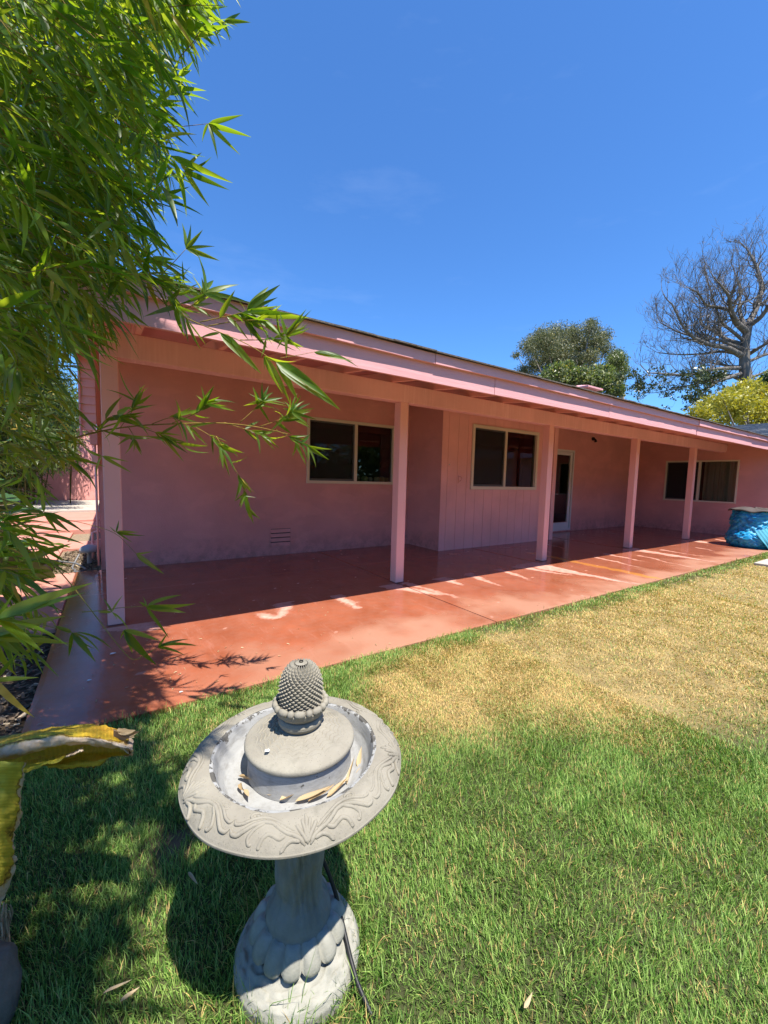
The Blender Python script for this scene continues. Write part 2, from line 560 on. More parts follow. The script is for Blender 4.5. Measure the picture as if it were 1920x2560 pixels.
def make_lawn():
    xs = np.concatenate([np.arange(-1.0, 4, 0.04), np.arange(4, 16.01, 0.12)])
    ys = np.arange(-2.5, YP + 0.001, 0.05)
    ys[-1] = YP
    X, Y = np.meshgrid(xs, ys, indexing='ij')
    Z = -0.02 + 0.012 * (fbm(X, Y, 3, 5) - 0.5)
    Z = np.where(Y > YP - 0.02, -0.03, Z)
    d = dryness(X, Y)[..., None]
    n = fbm(X, Y, 12, 4)[..., None]
    c = (np.array([0.045, 0.05, 0.018]) * (1 - d) + np.array([0.22, 0.165, 0.07]) * d) * (0.5 + n)
    bare = np.exp(-(((X - 0.15) / 0.10) ** 2 + ((Y - 1.52) / 0.10) ** 2))[..., None]
    c = c * (1 - bare) + np.array([0.12, 0.085, 0.055]) * (0.5 + n) * bare
    col = np.concatenate([c, np.ones_like(n)], -1)
    V = np.stack([X, Y, Z], -1).reshape(-1, 3)
    o = mk('lawn', V, grid_faces(len(xs), len(ys)), M['lawn_soil'], None, True, {'col': col.reshape(-1, 4)})
    tag(o, kind='structure')

    o2 = mk('lawn', [(-14, -14, -0.03), (26, -14, -0.03), (26, -2.49, -0.03), (-14, -2.49, -0.03)], [(0, 1, 2, 3)], M['turf_far'])  # unseen lawn behind the viewer, added pale to bounce light onto the porch
    tag(o2, kind='structure')


make_lawn()

FC = np.array([0.397, 0.957])      # fountain axis


def make_grass():
    parts = []
    def sample(n, x0, x1, y0, y1):
        return np.stack([rng.uniform(x0, x1, n), rng.uniform(y0, y1, n)], 1)
    P = np.concatenate([sample(270000, -0.9, 2.6, 0.25, 2.47), sample(100000, -0.6, 2.4, -0.6, 0.25), sample(6000, -0.9, 3.5, -1.0, -0.6), sample(34000, 2.4, 5.0, -1.2, 0.0), sample(12000, 5.0, 12.0, -1.5, 0.0),
                        sample(80000, 2.6, 6.0, -0.2, 2.47), sample(52000, 6.0, 14.0, 0.0, 2.48)])
    x, y = P.T
    D = np.hypot(x, y)
    keep = np.ones(len(P), bool)
    keep &= np.hypot(x - FC[0], y - FC[1]) > 0.146
    keep &= rng.random(len(P)) > 0.93 * np.exp(-(((x - 0.15) / 0.085) ** 2 + ((y - 1.52) / 0.085) ** 2))
    keep &= ~((np.abs(x - 9.5) < 0.42) & (np.abs(y - 2.06) < 0.13))
    keep &= ~((y > 2.40) & (rng.random(len(P)) < 0.3))
    keep &= ~((x < -0.45) & (y > 2.2))
    P = P[keep]; x, y = P.T; D = D[keep]
    near = np.exp(-((np.hypot(x - FC[0], y - FC[1]) - 0.16) / 0.05) ** 2)
    n = len(P)
    d = dryness(x, y)
    tuft = fbm(x, y, 7, 21)
    # heading: clumps lean the same way
    a = 6.283 * fbm(x, y, 4.5, 31, 2) * 1.6 + rng.normal(0, 1.5, n)
    L = (0.018 + 0.022 * rng.random(n)) * (0.65 + 0.75 * tuft) * (1 - 0.25 * d)
    long = rng.random(n) < 0.035
    L[long] *= 1.7
    L *= 1 + 1.5 * near * (rng.random(n) < 0.6)
    W = np.maximum(0.0021, 0.00108 * D) * rng.uniform(0.7, 1.4, n)
    lean = np.clip(rng.normal(0.55, 0.28, n) + 0.35 * d, 0.05, 1.25)
    dirx, diry = np.cos(a), np.sin(a)
    px, py = -diry, dirx
    z0 = np.full(n, -0.022)
    V = np.zeros((n, 5, 3))
    h1, h2 = 0.55, 1.0
    for k, (tt, ww) in enumerate(((0, 1), (0, -1), (h1, -0.85), (h1, 0.85), (h2, 0))):
        s = L * tt
        out = s * np.sin(lean * (0.35 + 0.65 * tt))
        up = s * np.cos(lean * (0.35 + 0.65 * tt))
        V[:, k, 0] = x + dirx * out + px * W * 0.5 * ww
        V[:, k, 1] = y + diry * out + py * W * 0.5 * ww
        V[:, k, 2] = z0 + up
    m = fbm(x, y, 2.1, 41)[:, None]
    g1 = np.array([0.055, 0.165, 0.016]); g2 = np.array([0.42, 0.58, 0.15])
    r = rng.random((n, 1)) ** 1.25
    green = g1 * (1 - r) + g2 * r
    green = green * (0.90 + 0.2 * m)
    straw = np.array([0.80, 0.57, 0.225]) * (0.35 + 0.75 * rng.random((n, 1)))
    blade_dry = (rng.random(n) < (0.07 + 0.68 * d + 0.10 * (tuft < 0.42)))[:, None]
    mixg = green * (1 - 0.5 * d[:, None]) + np.array([0.30, 0.32, 0.08]) * 0.5 * d[:, None]
    c = np.where(blade_dry, straw, mixg)
    col = np.concatenate([c, np.ones((n, 1))], 1)
    col = np.repeat(col[:, None, :], 5, 1)
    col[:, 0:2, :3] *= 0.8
    me = bpy.data.meshes.new('grass')
    me.vertices.add(n * 5)
    me.vertices.foreach_set('co', V.reshape(-1).astype(np.float32))
    base = np.arange(n)[:, None] * 5
    loops = np.concatenate([base + np.array([0, 1, 2, 3]), base + np.array([3, 2, 4])], 1).reshape(-1)
    me.loops.add(len(loops))
    me.loops.foreach_set('vertex_index', loops.astype(np.int32))
    starts = (np.arange(n)[:, None] * 7 + np.array([0, 4])).reshape(-1)
    me.polygons.add(2 * n)
    me.polygons.foreach_set('loop_start', starts.astype(np.int32))
    at_ = me.attributes.new('col', 'FLOAT_COLOR', 'POINT')
    at_.data.foreach_set('color', col.reshape(-1).astype(np.float32))
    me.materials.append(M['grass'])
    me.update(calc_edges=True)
    me.validate()
    o = bpy.data.objects.new('grass', me)
    COL.objects.link(o)
    tag(o, 'short lawn grass, green in front and straw coloured towards the patio', 'grass', kind='stuff')


make_grass()

# ------------------------------------------------------------------ patio slabs
STREAKS = [  # x0,y0, x1,y1, w0, w1
    (5.45, 3.98, 5.69, 2.44, 0.42, 0.03), (5.15, 3.95, 5.35, 3.2, 0.22, 0.03), (4.72, 3.93, 4.56, 3.30, 0.16, 0.03), (4.08, 3.96, 4.0, 3.28, 0.13, 0.02),
    (3.55, 3.95, 3.6, 3.55, 0.22, 0.05), (2.72, 3.98, 3.05, 3.36, 0.26, 0.06), (3.0, 3.98, 3.12, 3.2, 0.10, 0.03), (2.02, 3.90, 2.03, 3.40, 0.12, 0.06), (1.45, 3.92, 1.30, 3.55, 0.16, 0.08),
    (1.15, 3.72, 1.25, 3.52, 0.13, 0.1), (0.05, 3.96, 0.25, 3.75, 0.36, 0.10), (8.68, 3.95, 8.66, 2.55, 0.40, 0.03), (7.6, 3.9, 7.5, 3.1, 0.10, 0.02), (7.1, 3.8, 6.9, 3.0, 0.08, 0.02),
    (8.0, 3.5, 7.7, 2.6, 0.07, 0.02), (11.55, 3.97, 11.40, 3.12, 0.45, 0.05), (10.3, 3.4, 10.1, 3.0, 0.07, 0.02), (9.2, 3.6, 9.1, 2.9, 0.08, 0.02), (9.9, 3.9, 10.2, 3.7, 0.06, 0.02),
    (12.4, 3.7, 12.2, 3.3, 0.1, 0.03), (4.9, 5.2, 5.3, 4.6, 0.08, 0.02), (6.4, 5.3, 6.9, 4.5, 0.1, 0.03), (8.8, 6.0, 8.9, 4.6, 0.10, 0.03), (10.0, 6.0, 9.6, 4.6, 0.12, 0.04), (7.6, 5.2, 7.4, 4.4, 0.12, 0.03), (11.0, 5.8, 10.8, 4.6, 0.1, 0.03)]


def streak_mask(X, Y, items):
    m = np.zeros_like(X)
    wob = (fbm(X, Y, 5, 71) - 0.5) * 0.16 + (fbm(X, Y, 24, 72) - 0.5) * 0.06
    for x0, y0, x1, y1, w0, w1 in items:
        t = (Y - y0) / (y1 - y0)
        cx = x0 + (x1 - x0) * t + wob
        w = w0 + (w1 - w0) * np.clip(t, 0, 1) ** 0.7
        w = w * (0.7 + 0.8 * fbm(X, Y, 3.5, 73))
        k = np.clip((w * 0.5 - np.abs(X - cx)) / 0.045 + 0.5 + 0.9 * (fbm(X, Y, 16, 74) - 0.5), 0, 1) * np.clip((t + 0.06) / 0.05, 0, 1) * np.clip((1.03 - t) / 0.06, 0, 1)
        m = np.maximum(m, k)
    return m


patio = empty('patio', (2.9, 3.6, 0), kind='structure')


def slab(x0, x1, y0, y1, step, name='slab'):
    xs = np.linspace(x0, x1, max(2, int((x1 - x0) / step)))
    ys = np.linspace(y0, y1, max(2, int((y1 - y0) / step)))
    X, Y = np.meshgrid(xs, ys, indexing='ij')
    dry = streak_mask(X, Y, STREAKS) * (0.75 + 0.5 * (fbm(X, Y, 14, 75) - 0.4))
    dry = dry * np.where(Y > 4.05, 0.35, 1.0)
    seam = np.exp(-((Y - 5.15 - 0.03 * (fbm(X, X * 0, 2, 5) - 0.5)) / 0.012) ** 2) * 0.22
    dry = np.clip(np.maximum(dry, seam), 0, 1)
    spots = (vnoise(X, Y, 26, 99) > 0.975) * 0.5
    dry = np.maximum(dry, spots)
    och = streak_mask(X, Y, [(6.36, 4.6, 6.32, 2.45, 0.17, 0.12)]) * 0.85
    worn = np.clip((2.95 - Y + (fbm(X, Y, 2.5, 55) - 0.5) * 1.2) / 0.5, 0, 1) * np.clip((X - 0.2) / 0.8, 0, 1)
    V = np.stack([X, Y, np.zeros_like(X)], -1).reshape(-1, 3)
    F = grid_faces(len(xs), len(ys))
    nu, nv = len(xs), len(ys)
    b = len(V)
    ring = [i * nv for i in range(nu)] + [(nu - 1) * nv + j for j in range(1, nv)] + [i * nv + nv - 1 for i in range(nu - 2, -1, -1)] + [j for j in range(nv - 2, 0, -1)]
    low = V[ring].copy(); low[:, 2] = -0.09
    V[ring, 2] -= 0.003
    V = np.concatenate([V, low])
    r = len(ring)
    F += [(ring[i], b + i, b + (i + 1) % r, ring[(i + 1) % r]) for i in range(r)]
    ex = np.zeros(r)
    return mk(name, V, F, M['patio'], patio, False, {'dry': np.concatenate([dry.ravel(), ex]), 'ochre': np.concatenate([och.ravel(), ex]), 'worn': np.concatenate([worn.ravel(), ex])})


jx = [XL, 2.935, 5.70, 8.66, 11.6, 16.0]
for a, b in zip(jx[:-1], jx[1:]):
    slab(a + (0.006 if a > XL else 0), b - 0.006, YP, 6.42 if a > 3 else 6.42, 0.028)
mk('joint_filler', [(XL + 0.01, YP + 0.01, -0.012), (16, YP + 0.01, -0.012), (16, 6.4, -0.012), (XL + 0.01, 6.4, -0.012)], [(0, 1, 2, 3)], M['dark_joint'], patio)

# pale pink paths and beds beside the house
walk = empty('path', (-1.5, 6, 0), kind='structure')
for pi, (x0, x1, y0, y1, z) in enumerate(((-4, XL - 0.008, 4.2, 6.40, -0.004), (-4, -0.69, 6.406, 8.4, -0.004), (-4, -0.16, 8.406, 9.2, -0.002), (-4, -0.69, 9.206, 10.6, -0.004), (-4, -0.16, 10.606, 12.2, 0.05), (-4, -0.16, 12.206, 14.4, 0.10), (-4.5, -0.16, 14.406, 19.0, 0.16))):
    bevel(MB().box(x0, x1, y0, y1, -0.09, z).build('slab', M['paver'] if pi == 6 else M['walk'], walk), 0.008)
tag(MB().quad((-6, 2.2, -0.045), (XL, 2.2, -0.045), (XL, 4.2, -0.045), (-6, 4.2, -0.045)).build('planting_bed', M['soil']), kind='structure')
tag(MB().quad((-6, -2.0, -0.047), (-0.8, -2.0, -0.047), (-0.8, 2.2, -0.047), (-6, 2.2, -0.047)).build('planting_bed', M['soil']), kind='structure')
tag(MB().quad((-0.69, 6.4, -0.05), (-0.14, 6.4, -0.05), (-0.14, 8.406, -0.05), (-0.69, 8.406, -0.05)).build('gravel_bed', M['gravel']), kind='structure')
tag(MB().quad((-0.69, 9.2, -0.05), (-0.14, 9.2, -0.05), (-0.14, 10.606, -0.05), (-0.69, 10.606, -0.05)).build('gravel_bed', M['gravel']), kind='structure')


def chips():
    n = 5200
    x = rng.uniform(-2.2, XL - 0.01, n); y = rng.uniform(2.25, 4.15, n)
    m2 = rng.random(n) < 0.25
    x[m2] = rng.uniform(-0.66, -0.17, m2.sum()); y[m2] = rng.uniform(6.44, 8.3, m2.sum())
    V, F, C = [], [], []
    for i in range(n):
        s = rng.uniform(0.006, 0.028); w = s * rng.uniform(0.25, 0.6); a = rng.uniform(0, 6.28); t = rng.normal(0, 0.35, 2)
        ca, sa = math.cos(a), math.sin(a)
        z = -0.042 + rng.uniform(0, 0.02)
        for (u, v) in ((-s, -w), (s, -w * 0.6), (s, w), (-s * 0.8, w * 0.8)):
            V.append((x[i] + u * ca - v * sa, y[i] + u * sa + v * ca, z + u * t[0] + v * t[1]))
        F.append(tuple(range(4 * i, 4 * i + 4)))
        k = rng.random()
        c = np.array([0.035, 0.024, 0.016]) * (1 - k) + np.array([0.20, 0.145, 0.095]) * k
        if rng.random() < 0.06: c = np.array([0.46, 0.36, 0.24])
        C += [(*c, 1)] * 4
    tag(mk('wood_chips', V, F, M['chip'], None, False, {'col': np.array(C)}), 'loose dark wood chips covering the bed beside the patio', 'mulch', kind='stuff')


chips()

# ------------------------------------------------------------------ house
SL = 0.125


def zt(y):
    """top of the roof over the porch side"""
    return 2.45 + SL * (y - 2.86)


house = empty('house', (6.0, 10.0, 0), 'long low pink ranch house with a covered porch on square posts', 'house')


def wall_mesh(axis, c, u0, u1, z0, z1, holes, depth, sgn):
    """wall in the plane axis = c running u0..u1; sgn = the way the inside lies; holes (ua, ub, za, zb) get reveals"""
    us = sorted({u0, u1, *[h[0] for h in holes], *[h[1] for h in holes]})
    zs = sorted({z0, z1, *[h[2] for h in holes], *[h[3] for h in holes]})
    b = MB()
    P = (lambda u, w, z: (u, w, z)) if axis == 'y' else (lambda u, w, z: (w, u, z))
    for a0, a1 in zip(us[:-1], us[1:]):
        for b0, b1 in zip(zs[:-1], zs[1:]):
            if any(h[0] <= a0 and a1 <= h[1] and h[2] <= b0 and b1 <= h[3] for h in holes): continue
            for w in (c, c + sgn * depth):
                b.quad(P(a0, w, b0), P(a1, w, b0), P(a1, w, b1), P(a0, w, b1))
    for h in holes:
        for (p, q) in (((h[0], h[2]), (h[1], h[2])), ((h[1], h[2]), (h[1], h[3])), ((h[1], h[3]), (h[0], h[3])), ((h[0], h[3]), (h[0], h[2]))):
            b.quad(P(p[0], c, p[1]), P(q[0], c, q[1]), P(q[0], c + sgn * depth, q[1]), P(p[0], c + sgn * depth, p[1]))
    for (p, q) in (((u0, z0), (u1, z0)), ((u1, z0), (u1, z1)), ((u1, z1), (u0, z1)), ((u0, z1), (u0, z0))):
        b.quad(P(p[0], c, p[1]), P(q[0], c, q[1]), P(q[0], c + sgn * depth, q[1]), P(p[0], c + sgn * depth, p[1]))
    return b


W1 = (2.745, 4.55, 1.175, 2.295)
W2 = (5.634, 7.625, 1.125, 2.35)
W3 = (3.738, 5.45, 0.863, 2.02)
DR = (9.40, 10.297, 0.03, 2.158)
XA, XB0, XB1 = -0.14, 4.904, 8.3056
zw = lambda y: zt(y) - 0.052
wall_mesh('y', YW, XA, XB0 + 0.12, -0.05, zw(YW), [W1], 0.14, 1).build('wall', M['stucco'], house)
wall_mesh('x', XB0, YB + 0.012, YW, -0.05, zw(YB), [], 0.12, 1).build('wall', M['stucco'], house)
wall_mesh('y', YB + 0.014, XB0 + 0.004, XB1, -0.05, zw(YB), [W2], 0.12, 1).build('wall', M['dark_joint'], house)
wall_mesh('x', XB1, YB + 0.012, YR, -0.05, zw(YB), [], 0.12, -1).build('wall', M['siding'], house)
wall_mesh('y', YR, XB1 - 0.12, XW, -0.05, zw(YR), [DR], 0.14, 1).build('wall', M['stucco'], house)
wall_mesh('x', XW, -3.0, YR + 0.14, -0.05, 2.50, [W3], 0.14, 1).build('wall', M['stucco'], house)
MB().add([(XW + .001, 2.95, 2.40), (XW + .001, YR + .1, 2.40), (XW + .001, YR + .1, zw(YR + .1)), (XW + .001, 2.95, zw(2.95))], [(0, 1, 2, 3)]).build('wall_top', M['stucco'], house)
mb = MB()
mb.quad((XA, YW, -0.05), (XA, 17.2, -0.05), (XA, 17.2, 2.4), (XA, YW, zw(YW)))
mb.add([(XA, YW, zw(YW)), (XA, 17.2, 2.4), (XA, 10.0, zw(10.0))], [(0, 1, 2)])
mb.quad((XA, 17.2, -0.05), (19, 17.2, -0.05), (19, 17.2, 2.4), (XA, 17.2, 2.4))
mb.quad((19, 17.2, -0.05), (19, -3, -0.05), (19, -3, 2.4), (19, 17.2, 2.4))
mb.quad((19, -3, -0.05), (XW, -3, -0.05), (XW, -3, 2.5), (19, -3, 2.4))
mb.build('wall', M['stucco'], house)
mb = MB()
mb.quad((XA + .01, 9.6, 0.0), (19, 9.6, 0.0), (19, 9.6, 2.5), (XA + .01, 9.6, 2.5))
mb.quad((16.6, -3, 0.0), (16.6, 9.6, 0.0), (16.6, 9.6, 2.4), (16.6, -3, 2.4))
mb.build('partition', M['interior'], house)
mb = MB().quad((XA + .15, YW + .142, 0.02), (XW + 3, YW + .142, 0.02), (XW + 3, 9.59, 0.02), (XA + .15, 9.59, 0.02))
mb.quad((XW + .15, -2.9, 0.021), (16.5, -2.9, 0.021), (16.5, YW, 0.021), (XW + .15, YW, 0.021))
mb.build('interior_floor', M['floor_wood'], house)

# vertical plank siding on the bump-out
bounds = [XB0] + [5.05 + 0.2425 * k for k in range(14) if 5.05 + 0.2425 * k < XB1 - 0.12] + [XB1 - 0.12]
for a, b in zip(bounds[:-1], bounds[1:]):
    a2, b2 = a + 0.003, b - 0.003
    top = zw(YB) - 0.01
    j = rng.uniform(0, 0.002)
    pieces = []
    if b2 <= W2[0] + 0.001 or a2 >= W2[1] - 0.001:
        pieces.append((a2, b2, -0.01, top))
    else:
        pieces += [(a2, b2, -0.01, W2[2]), (a2, b2, W2[3], top)]
        if a2 < W2[0]: pieces.append((a2, W2[0], W2[2], W2[3]))
        if b2 > W2[1]: pieces.append((W2[1], b2, W2[2], W2[3]))
    for (p0, p1, q0, q1) in pieces:
        MB().box(p0, p1, YB + j, YB + 0.013, q0, q1).build('plank', M['siding'], house)
bevel(MB().box(XB1 - 0.115, XB1 + 0.012, YB - 0.018, YB + 0.012, 0.0, zw(YB) - 0.01).build('corner_board', M['post'], house), 0.004)
bevel(MB().box(XB0 - 0.006, XB0 + 0.03, YB - 0.004, YB + 0.0, 0.0, zw(YB) - 0.01).build('corner_board', M['siding'], house), 0.001)


# windows: local u along the wall, w outward
def frame_bars(P, u0, u1, z0, z1, t, w0, w1, sill=0.0):
    b = MB()
    def bx(a0, a1, c0, c1):
        b.hexa([P(u, w, z) for u in (a0, a1) for w in (w0, w1) for z in (c0, c1)])
    bx(u0, u1, z1 - t, z1); bx(u0, u1, z0, z0 + t + sill)
    bx(u0, u0 + t, z0 + t + sill, z1 - t); bx(u1 - t, u1, z0 + t + sill, z1 - t)
    return b


def window(P, h, mull, t=0.05, outer=0.018, label=None):
    u0, u1, z0, z1 = h
    fr = frame_bars(P, u0, u1, z0, z1, t, -0.07, outer).build('window', M['frame'], house)
    bevel(fr, 0.003)
    mw = 0.028
    frame_bars(P, mull - mw, mull + mw, z0 + t, z1 - t, mw - 0.002, -0.05, 0.004).build('mullion', M['frame'], fr)
    frame_bars(P, u0 + t + .002, mull - mw - .002, z0 + t + .002, z1 - t - .002, 0.022, -0.045, -0.012, 0.012).build('screen_frame', M['grey_metal'], fr)
    b = MB(); e = t + 0.02
    b.quad(P(u0 + e, -0.022, z0 + e), P(mull - mw - .02, -0.022, z0 + e), P(mull - mw - .02, -0.022, z1 - e), P(u0 + e, -0.022, z1 - e))
    b.build('insect_screen', M['screen'], fr)
    for (a, c, w) in ((u0 + t, mull - mw, -0.040), (mull + mw, u1 - t, -0.030)):
        MB().quad(P(a, w, z0 + t), P(c, w, z0 + t), P(c, w, z1 - t), P(a, w, z1 - t)).build('pane', M['glass'], fr)
    return fr


window(lambda u, w, z: (u, YW - w, z), W1, 3.70)
window(lambda u, w, z: (u, YB - w, z), W2, 6.605, 0.062, 0.026)
window(lambda u, w, z: (XW - w, W3[0] + W3[1] - u, z), W3, W3[0] + W3[1] - 4.605, 0.04)

# glazed door
dP = lambda u, w, z: (u, YR - w, z)
door = frame_bars(dP, DR[0] + 0.055, DR[1] - 0.055, DR[2] + 0.03, DR[3] - 0.055, 0.085, -0.06, -0.01, 0.10).build('door', M['white_frame'], house)
bevel(door, 0.003)
frame_bars(dP, DR[0], DR[1], DR[2], DR[3], 0.05, -0.07, 0.016).build('door_frame', M['white_frame'], door)
MB().quad(dP(DR[0] + .14, -0.035, .26), dP(DR[1] - .14, -0.035, .26), dP(DR[1] - .14, -0.035, 2.02), dP(DR[0] + .14, -0.035, 2.02)).build('pane', M['glass'], door)
b = MB(); b.tube([dP(DR[0] + .10, -.01, 1.0), dP(DR[0] + .10, .045, 1.0), dP(DR[0] + .20, .045, 1.0)], 0.009, 8)
b.build('handle', M['galv'], door, True)

# crawl-space vent with louvres
vP = lambda u, w, z: (u, YW - w, z)
vent = frame_bars(vP, 2.11, 2.49, 0.11, 0.445, 0.022, -0.001, 0.014).build('wall_vent', M['stucco'], house)
MB().quad(vP(2.13, 0.002, .13), vP(2.47, 0.002, .13), vP(2.47, 0.002, .425), vP(2.13, 0.002, .425)).build('back_plate', M['black'], vent)
for k in range(4):
    z = 0.135 + 0.074 * k
    MB().hexa([vP(u, w, zz) for u in (2.134, 2.466) for (w, zz) in ()] if False else
              [vP(2.134, 0.003, z + 0.050), vP(2.134, 0.003, z + 0.058), vP(2.134, 0.020, z), vP(2.134, 0.020, z + 0.008),
               vP(2.466, 0.003, z + 0.050), vP(2.466, 0.003, z + 0.058), vP(2.466, 0.020, z), vP(2.466, 0.020, z + 0.008)]).build('louver', M['stucco'], vent)

# posts
PX = [-0.0557, 2.8992, 5.8566, 8.7538, 11.6078]
for x in PX:
    o = bevel(MB().box(x, x + 0.1237, 4.0181, 4.1418, 0.0, 2.213).build('porch_post', M['post'], house), 0.005)
    MB().box(x - 0.004, x + 0.128, 4.013, 4.146, -0.002, 0.008).build('post_base', M['dark_joint'], o)
bevel(MB().box(-0.0557, 13.60, 4.012, 4.147, 2.214, 2.42).build('beam', M['beam'], house), 0.005)
bevel(MB().box(13.60, XW - 0.001, 4.03, 4.13, 2.25, 2.40).build('beam_end', M['beam'], house), 0.004)
# rafters
for k in range(-1, 23):
    x = 0.21 + 0.643 * k
    if x < -0.25 or x > 13.5: continue
    y0, y1 = 2.945, 6.6
    pm = MB().hexa([(xx, y, z) for xx in (x - 0.022, x + 0.022) for (y, z) in ((y0, zt(y0) - 0.172), (y0, zt(y0) - 0.052), (y1, zt(y1) - 0.172), (y1, zt(y1) - 0.052))])
    pm.build('rafter', M['post'], house)
# roof boards (underside), shingles (top)
XR0, XR1 = -0.31, 19.3
ye = 2.90
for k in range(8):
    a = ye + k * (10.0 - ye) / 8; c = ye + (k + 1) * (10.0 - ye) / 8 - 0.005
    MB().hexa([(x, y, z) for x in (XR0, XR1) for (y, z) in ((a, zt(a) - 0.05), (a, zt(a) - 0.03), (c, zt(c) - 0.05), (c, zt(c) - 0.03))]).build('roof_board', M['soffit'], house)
mb = MB()
mb.quad((XR0 - .02, ye - 0.02, zt(ye - .02) - 0.028), (XR1, ye - 0.02, zt(ye - .02) - 0.028), (XR1, 10.0, zt(10.0)), (XR0 - .02, 10.0, zt(10.0)))
mb.quad((XR0 - .02, 10.0, zt(10.0)), (XR1, 10.0, zt(10.0)), (XR1, 17.9, 2.3), (XR0 - .02, 17.9, 2.3))
roof = mb.build('roof', M['roof_shingle'], house)
mb = MB()
x = XR0 - 0.03
while x < XR1:
    w = rng.uniform(0.14, 0.34); j = rng.uniform(-0.003, 0.003); dz = rng.uniform(-0.003, 0.004)
    y0 = 2.842 + j
    mb.hexa([(xx, y, z) for xx in (x, min(x + w + 0.003, XR1)) for (y, z) in ((y0, zt(2.85) - 0.020 + dz), (y0, zt(2.85) - 0.008 + dz), (3.2, zt(3.2) - 0.004), (3.2, zt(3.2) + 0.006 + dz))])
    x += w
tag(mb.build('shingle_edge', M['roof_shingle'], roof), kind='stuff')


# fascia boards: lower board and the trim strip above, in the lengths one sees
def board(name, x0, x1, yf, yb, zb, zt_, sag, seed, mat, tilt=0.0):
    n = max(3, int((x1 - x0) / 0.12))
    xs = np.linspace(x0, x1, n)
    w = (fbm(xs * 1.0, xs * 0 + seed, 0.9, seed, 3) - 0.5) * sag
    wy = (fbm(xs * 1.0, xs * 0 + seed, 0.7, seed + 5, 3) - 0.5) * sag * 0.6
    V = []
    for x_, a, c in zip(xs, w, wy):
        V += [(x_, yf + c, zb + a), (x_, yf + c + tilt, zt_ + a), (x_, yb + c, zt_ + a), (x_, yb + c, zb + a)]
    F = []
    for i in range(n - 1):
        for j in range(4):
            k = (j + 1) % 4
            F.append((i * 4 + j, i * 4 + k, (i + 1) * 4 + k, (i + 1) * 4 + j))
    F += [(3, 2, 1, 0), tuple((n - 1) * 4 + j for j in range(4))]
    return mk(name, V, F, mat, house)


fx = [XR0, 3.28, 5.52, 8.40, 11.28, 13.35]
for i, (a, c) in enumerate(zip(fx[:-1], fx[1:])):
    board('fascia_board', a, c - 0.004, 2.915 + rng.uniform(-.006, .006), 2.945, 2.176 + rng.uniform(-.004, .004), 2.405, 0.012, 3 + i, M['trim'])
tx = [XR0 - 0.015, 2.45, 5.52, 8.38, 10.9, 13.35]
for i, (a, c) in enumerate(zip(tx[:-1], tx[1:])):
    dy = rng.uniform(-.006, .006)
    board('trim_board', a, c - 0.004, 2.878 + dy, 2.912 + dy, 2.338 + rng.uniform(-.003, .003), 2.428, 0.016, 13 + i, M['trim'], 0.002)
# barge board on the left rake and the clad panel under it
mb = MB().hexa([(x, y, z) for x in (XR0 - 0.022, XR0 + 0.008) for (y, z) in ((2.88, zt(2.88) - 0.22), (2.88, zt(2.88) - 0.026), (10.0, zt(10) - 0.22), (10.0, zt(10) - 0.004))])
bevel(mb.build('barge_board', M['trim'], house), 0.004)
for k in range(9):
    z = 1.80 + 0.105 * k
    MB().hexa([(xx, y, zz) for xx in (-0.30, XA - 0.002) for (y, zz) in ((6.335, z), (6.352, z + 0.108), (6.45, z), (6.45, z + 0.1))]).build('clapboard', M['siding'], house)
MB().box(-0.312, -0.292, 6.32, 6.46, 1.70, 2.78).build('corner_board', M['trim'], house)
bevel(MB().box(-0.215, -0.13, 6.36, 6.46, 1.62, 1.785).build('junction_box', M['stucco'], house), 0.006)
# conduit and boxes on the left corner of the main wall
b = MB(); b.tube([(-0.165, 6.45, 0.05), (-0.165, 6.45, 1.62)], 0.013, 8)
b.build('conduit', M['post'], house, True)
bevel(MB().box(-0.205, -0.13, 6.41, 6.475, 1.36, 1.50).build('junction_box', M['post'], house), 0.006)
# roof vent
rv = MB().box(6.48, 6.82, 3.84, 4.13, zt(3.8), 2.85)
rv = rv.build('roof_vent', M['trim'], roof)
MB().add([(6.65 + (x_ - 6.54) * 0.75, y_, z_ + 0.055) for (x_, y_, z_) in ((6.24, 3.76, 2.80), (6.84, 3.76, 2.80), (6.84, 4.21, 2.80), (6.24, 4.21, 2.80), (6.24, 3.76, 2.825), (6.84, 3.76, 2.825), (6.84, 4.21, 2.825), (6.24, 4.21, 2.825), (6.36, 3.99, 2.87), (6.72, 3.99, 2.87))],
         [(3, 2, 1, 0), (0, 1, 5, 4), (1, 2, 6, 5), (2, 3, 7, 6), (3, 0, 4, 7), (4, 5, 9, 8), (5, 6, 9), (6, 7, 8, 9), (7, 4, 8)]).build('vent_cap', M['trim'], rv)
# wing roof: courses of grey shingles
mb = MB()
wz = lambda x_: 2.46 + 0.246 * (x_ - 13.2)
for k in range(14):
    xa, xb = 13.2 + k * 0.2, 13.2 + (k + 1) * 0.2
    y = -3.4
    ymax = 2.86 + (0.246 * (xa - 13.2) + 0.01) / 0.125
    while y < ymax:
        w = min(rng.uniform(0.2, 0.42), ymax - y + 0.02)
        dz = rng.uniform(0, 0.012)
        mb.hexa([(x_, yy, z) for (x_, z0, z1) in ((xa - 0.03, wz(xa) - .01, wz(xa) + 0.022 + dz), (xb, wz(xb) - .02, wz(xb) + 0.004)) for yy in (y, y + w - 0.006) for z in (z0, z1)])
        y += w
tag(mb.build('wing_shingles', M['roof_grey'], house), kind='stuff')
mb = MB().quad((13.2, -3.4, 2.44), (13.2, 2.86, 2.44), (16.0, 8.4, wz(16.0) - 0.012), (16.0, -3.4, wz(16.0) - 0.012))
mb.quad((16.0, -3.4, wz(16.0) - .012), (16.0, 8.4, wz(16.0) - .012), (19.4, 9, 2.3), (19.4, -3.4, 2.3))
mb.build('wing_roof', M['roof_grey'], house)
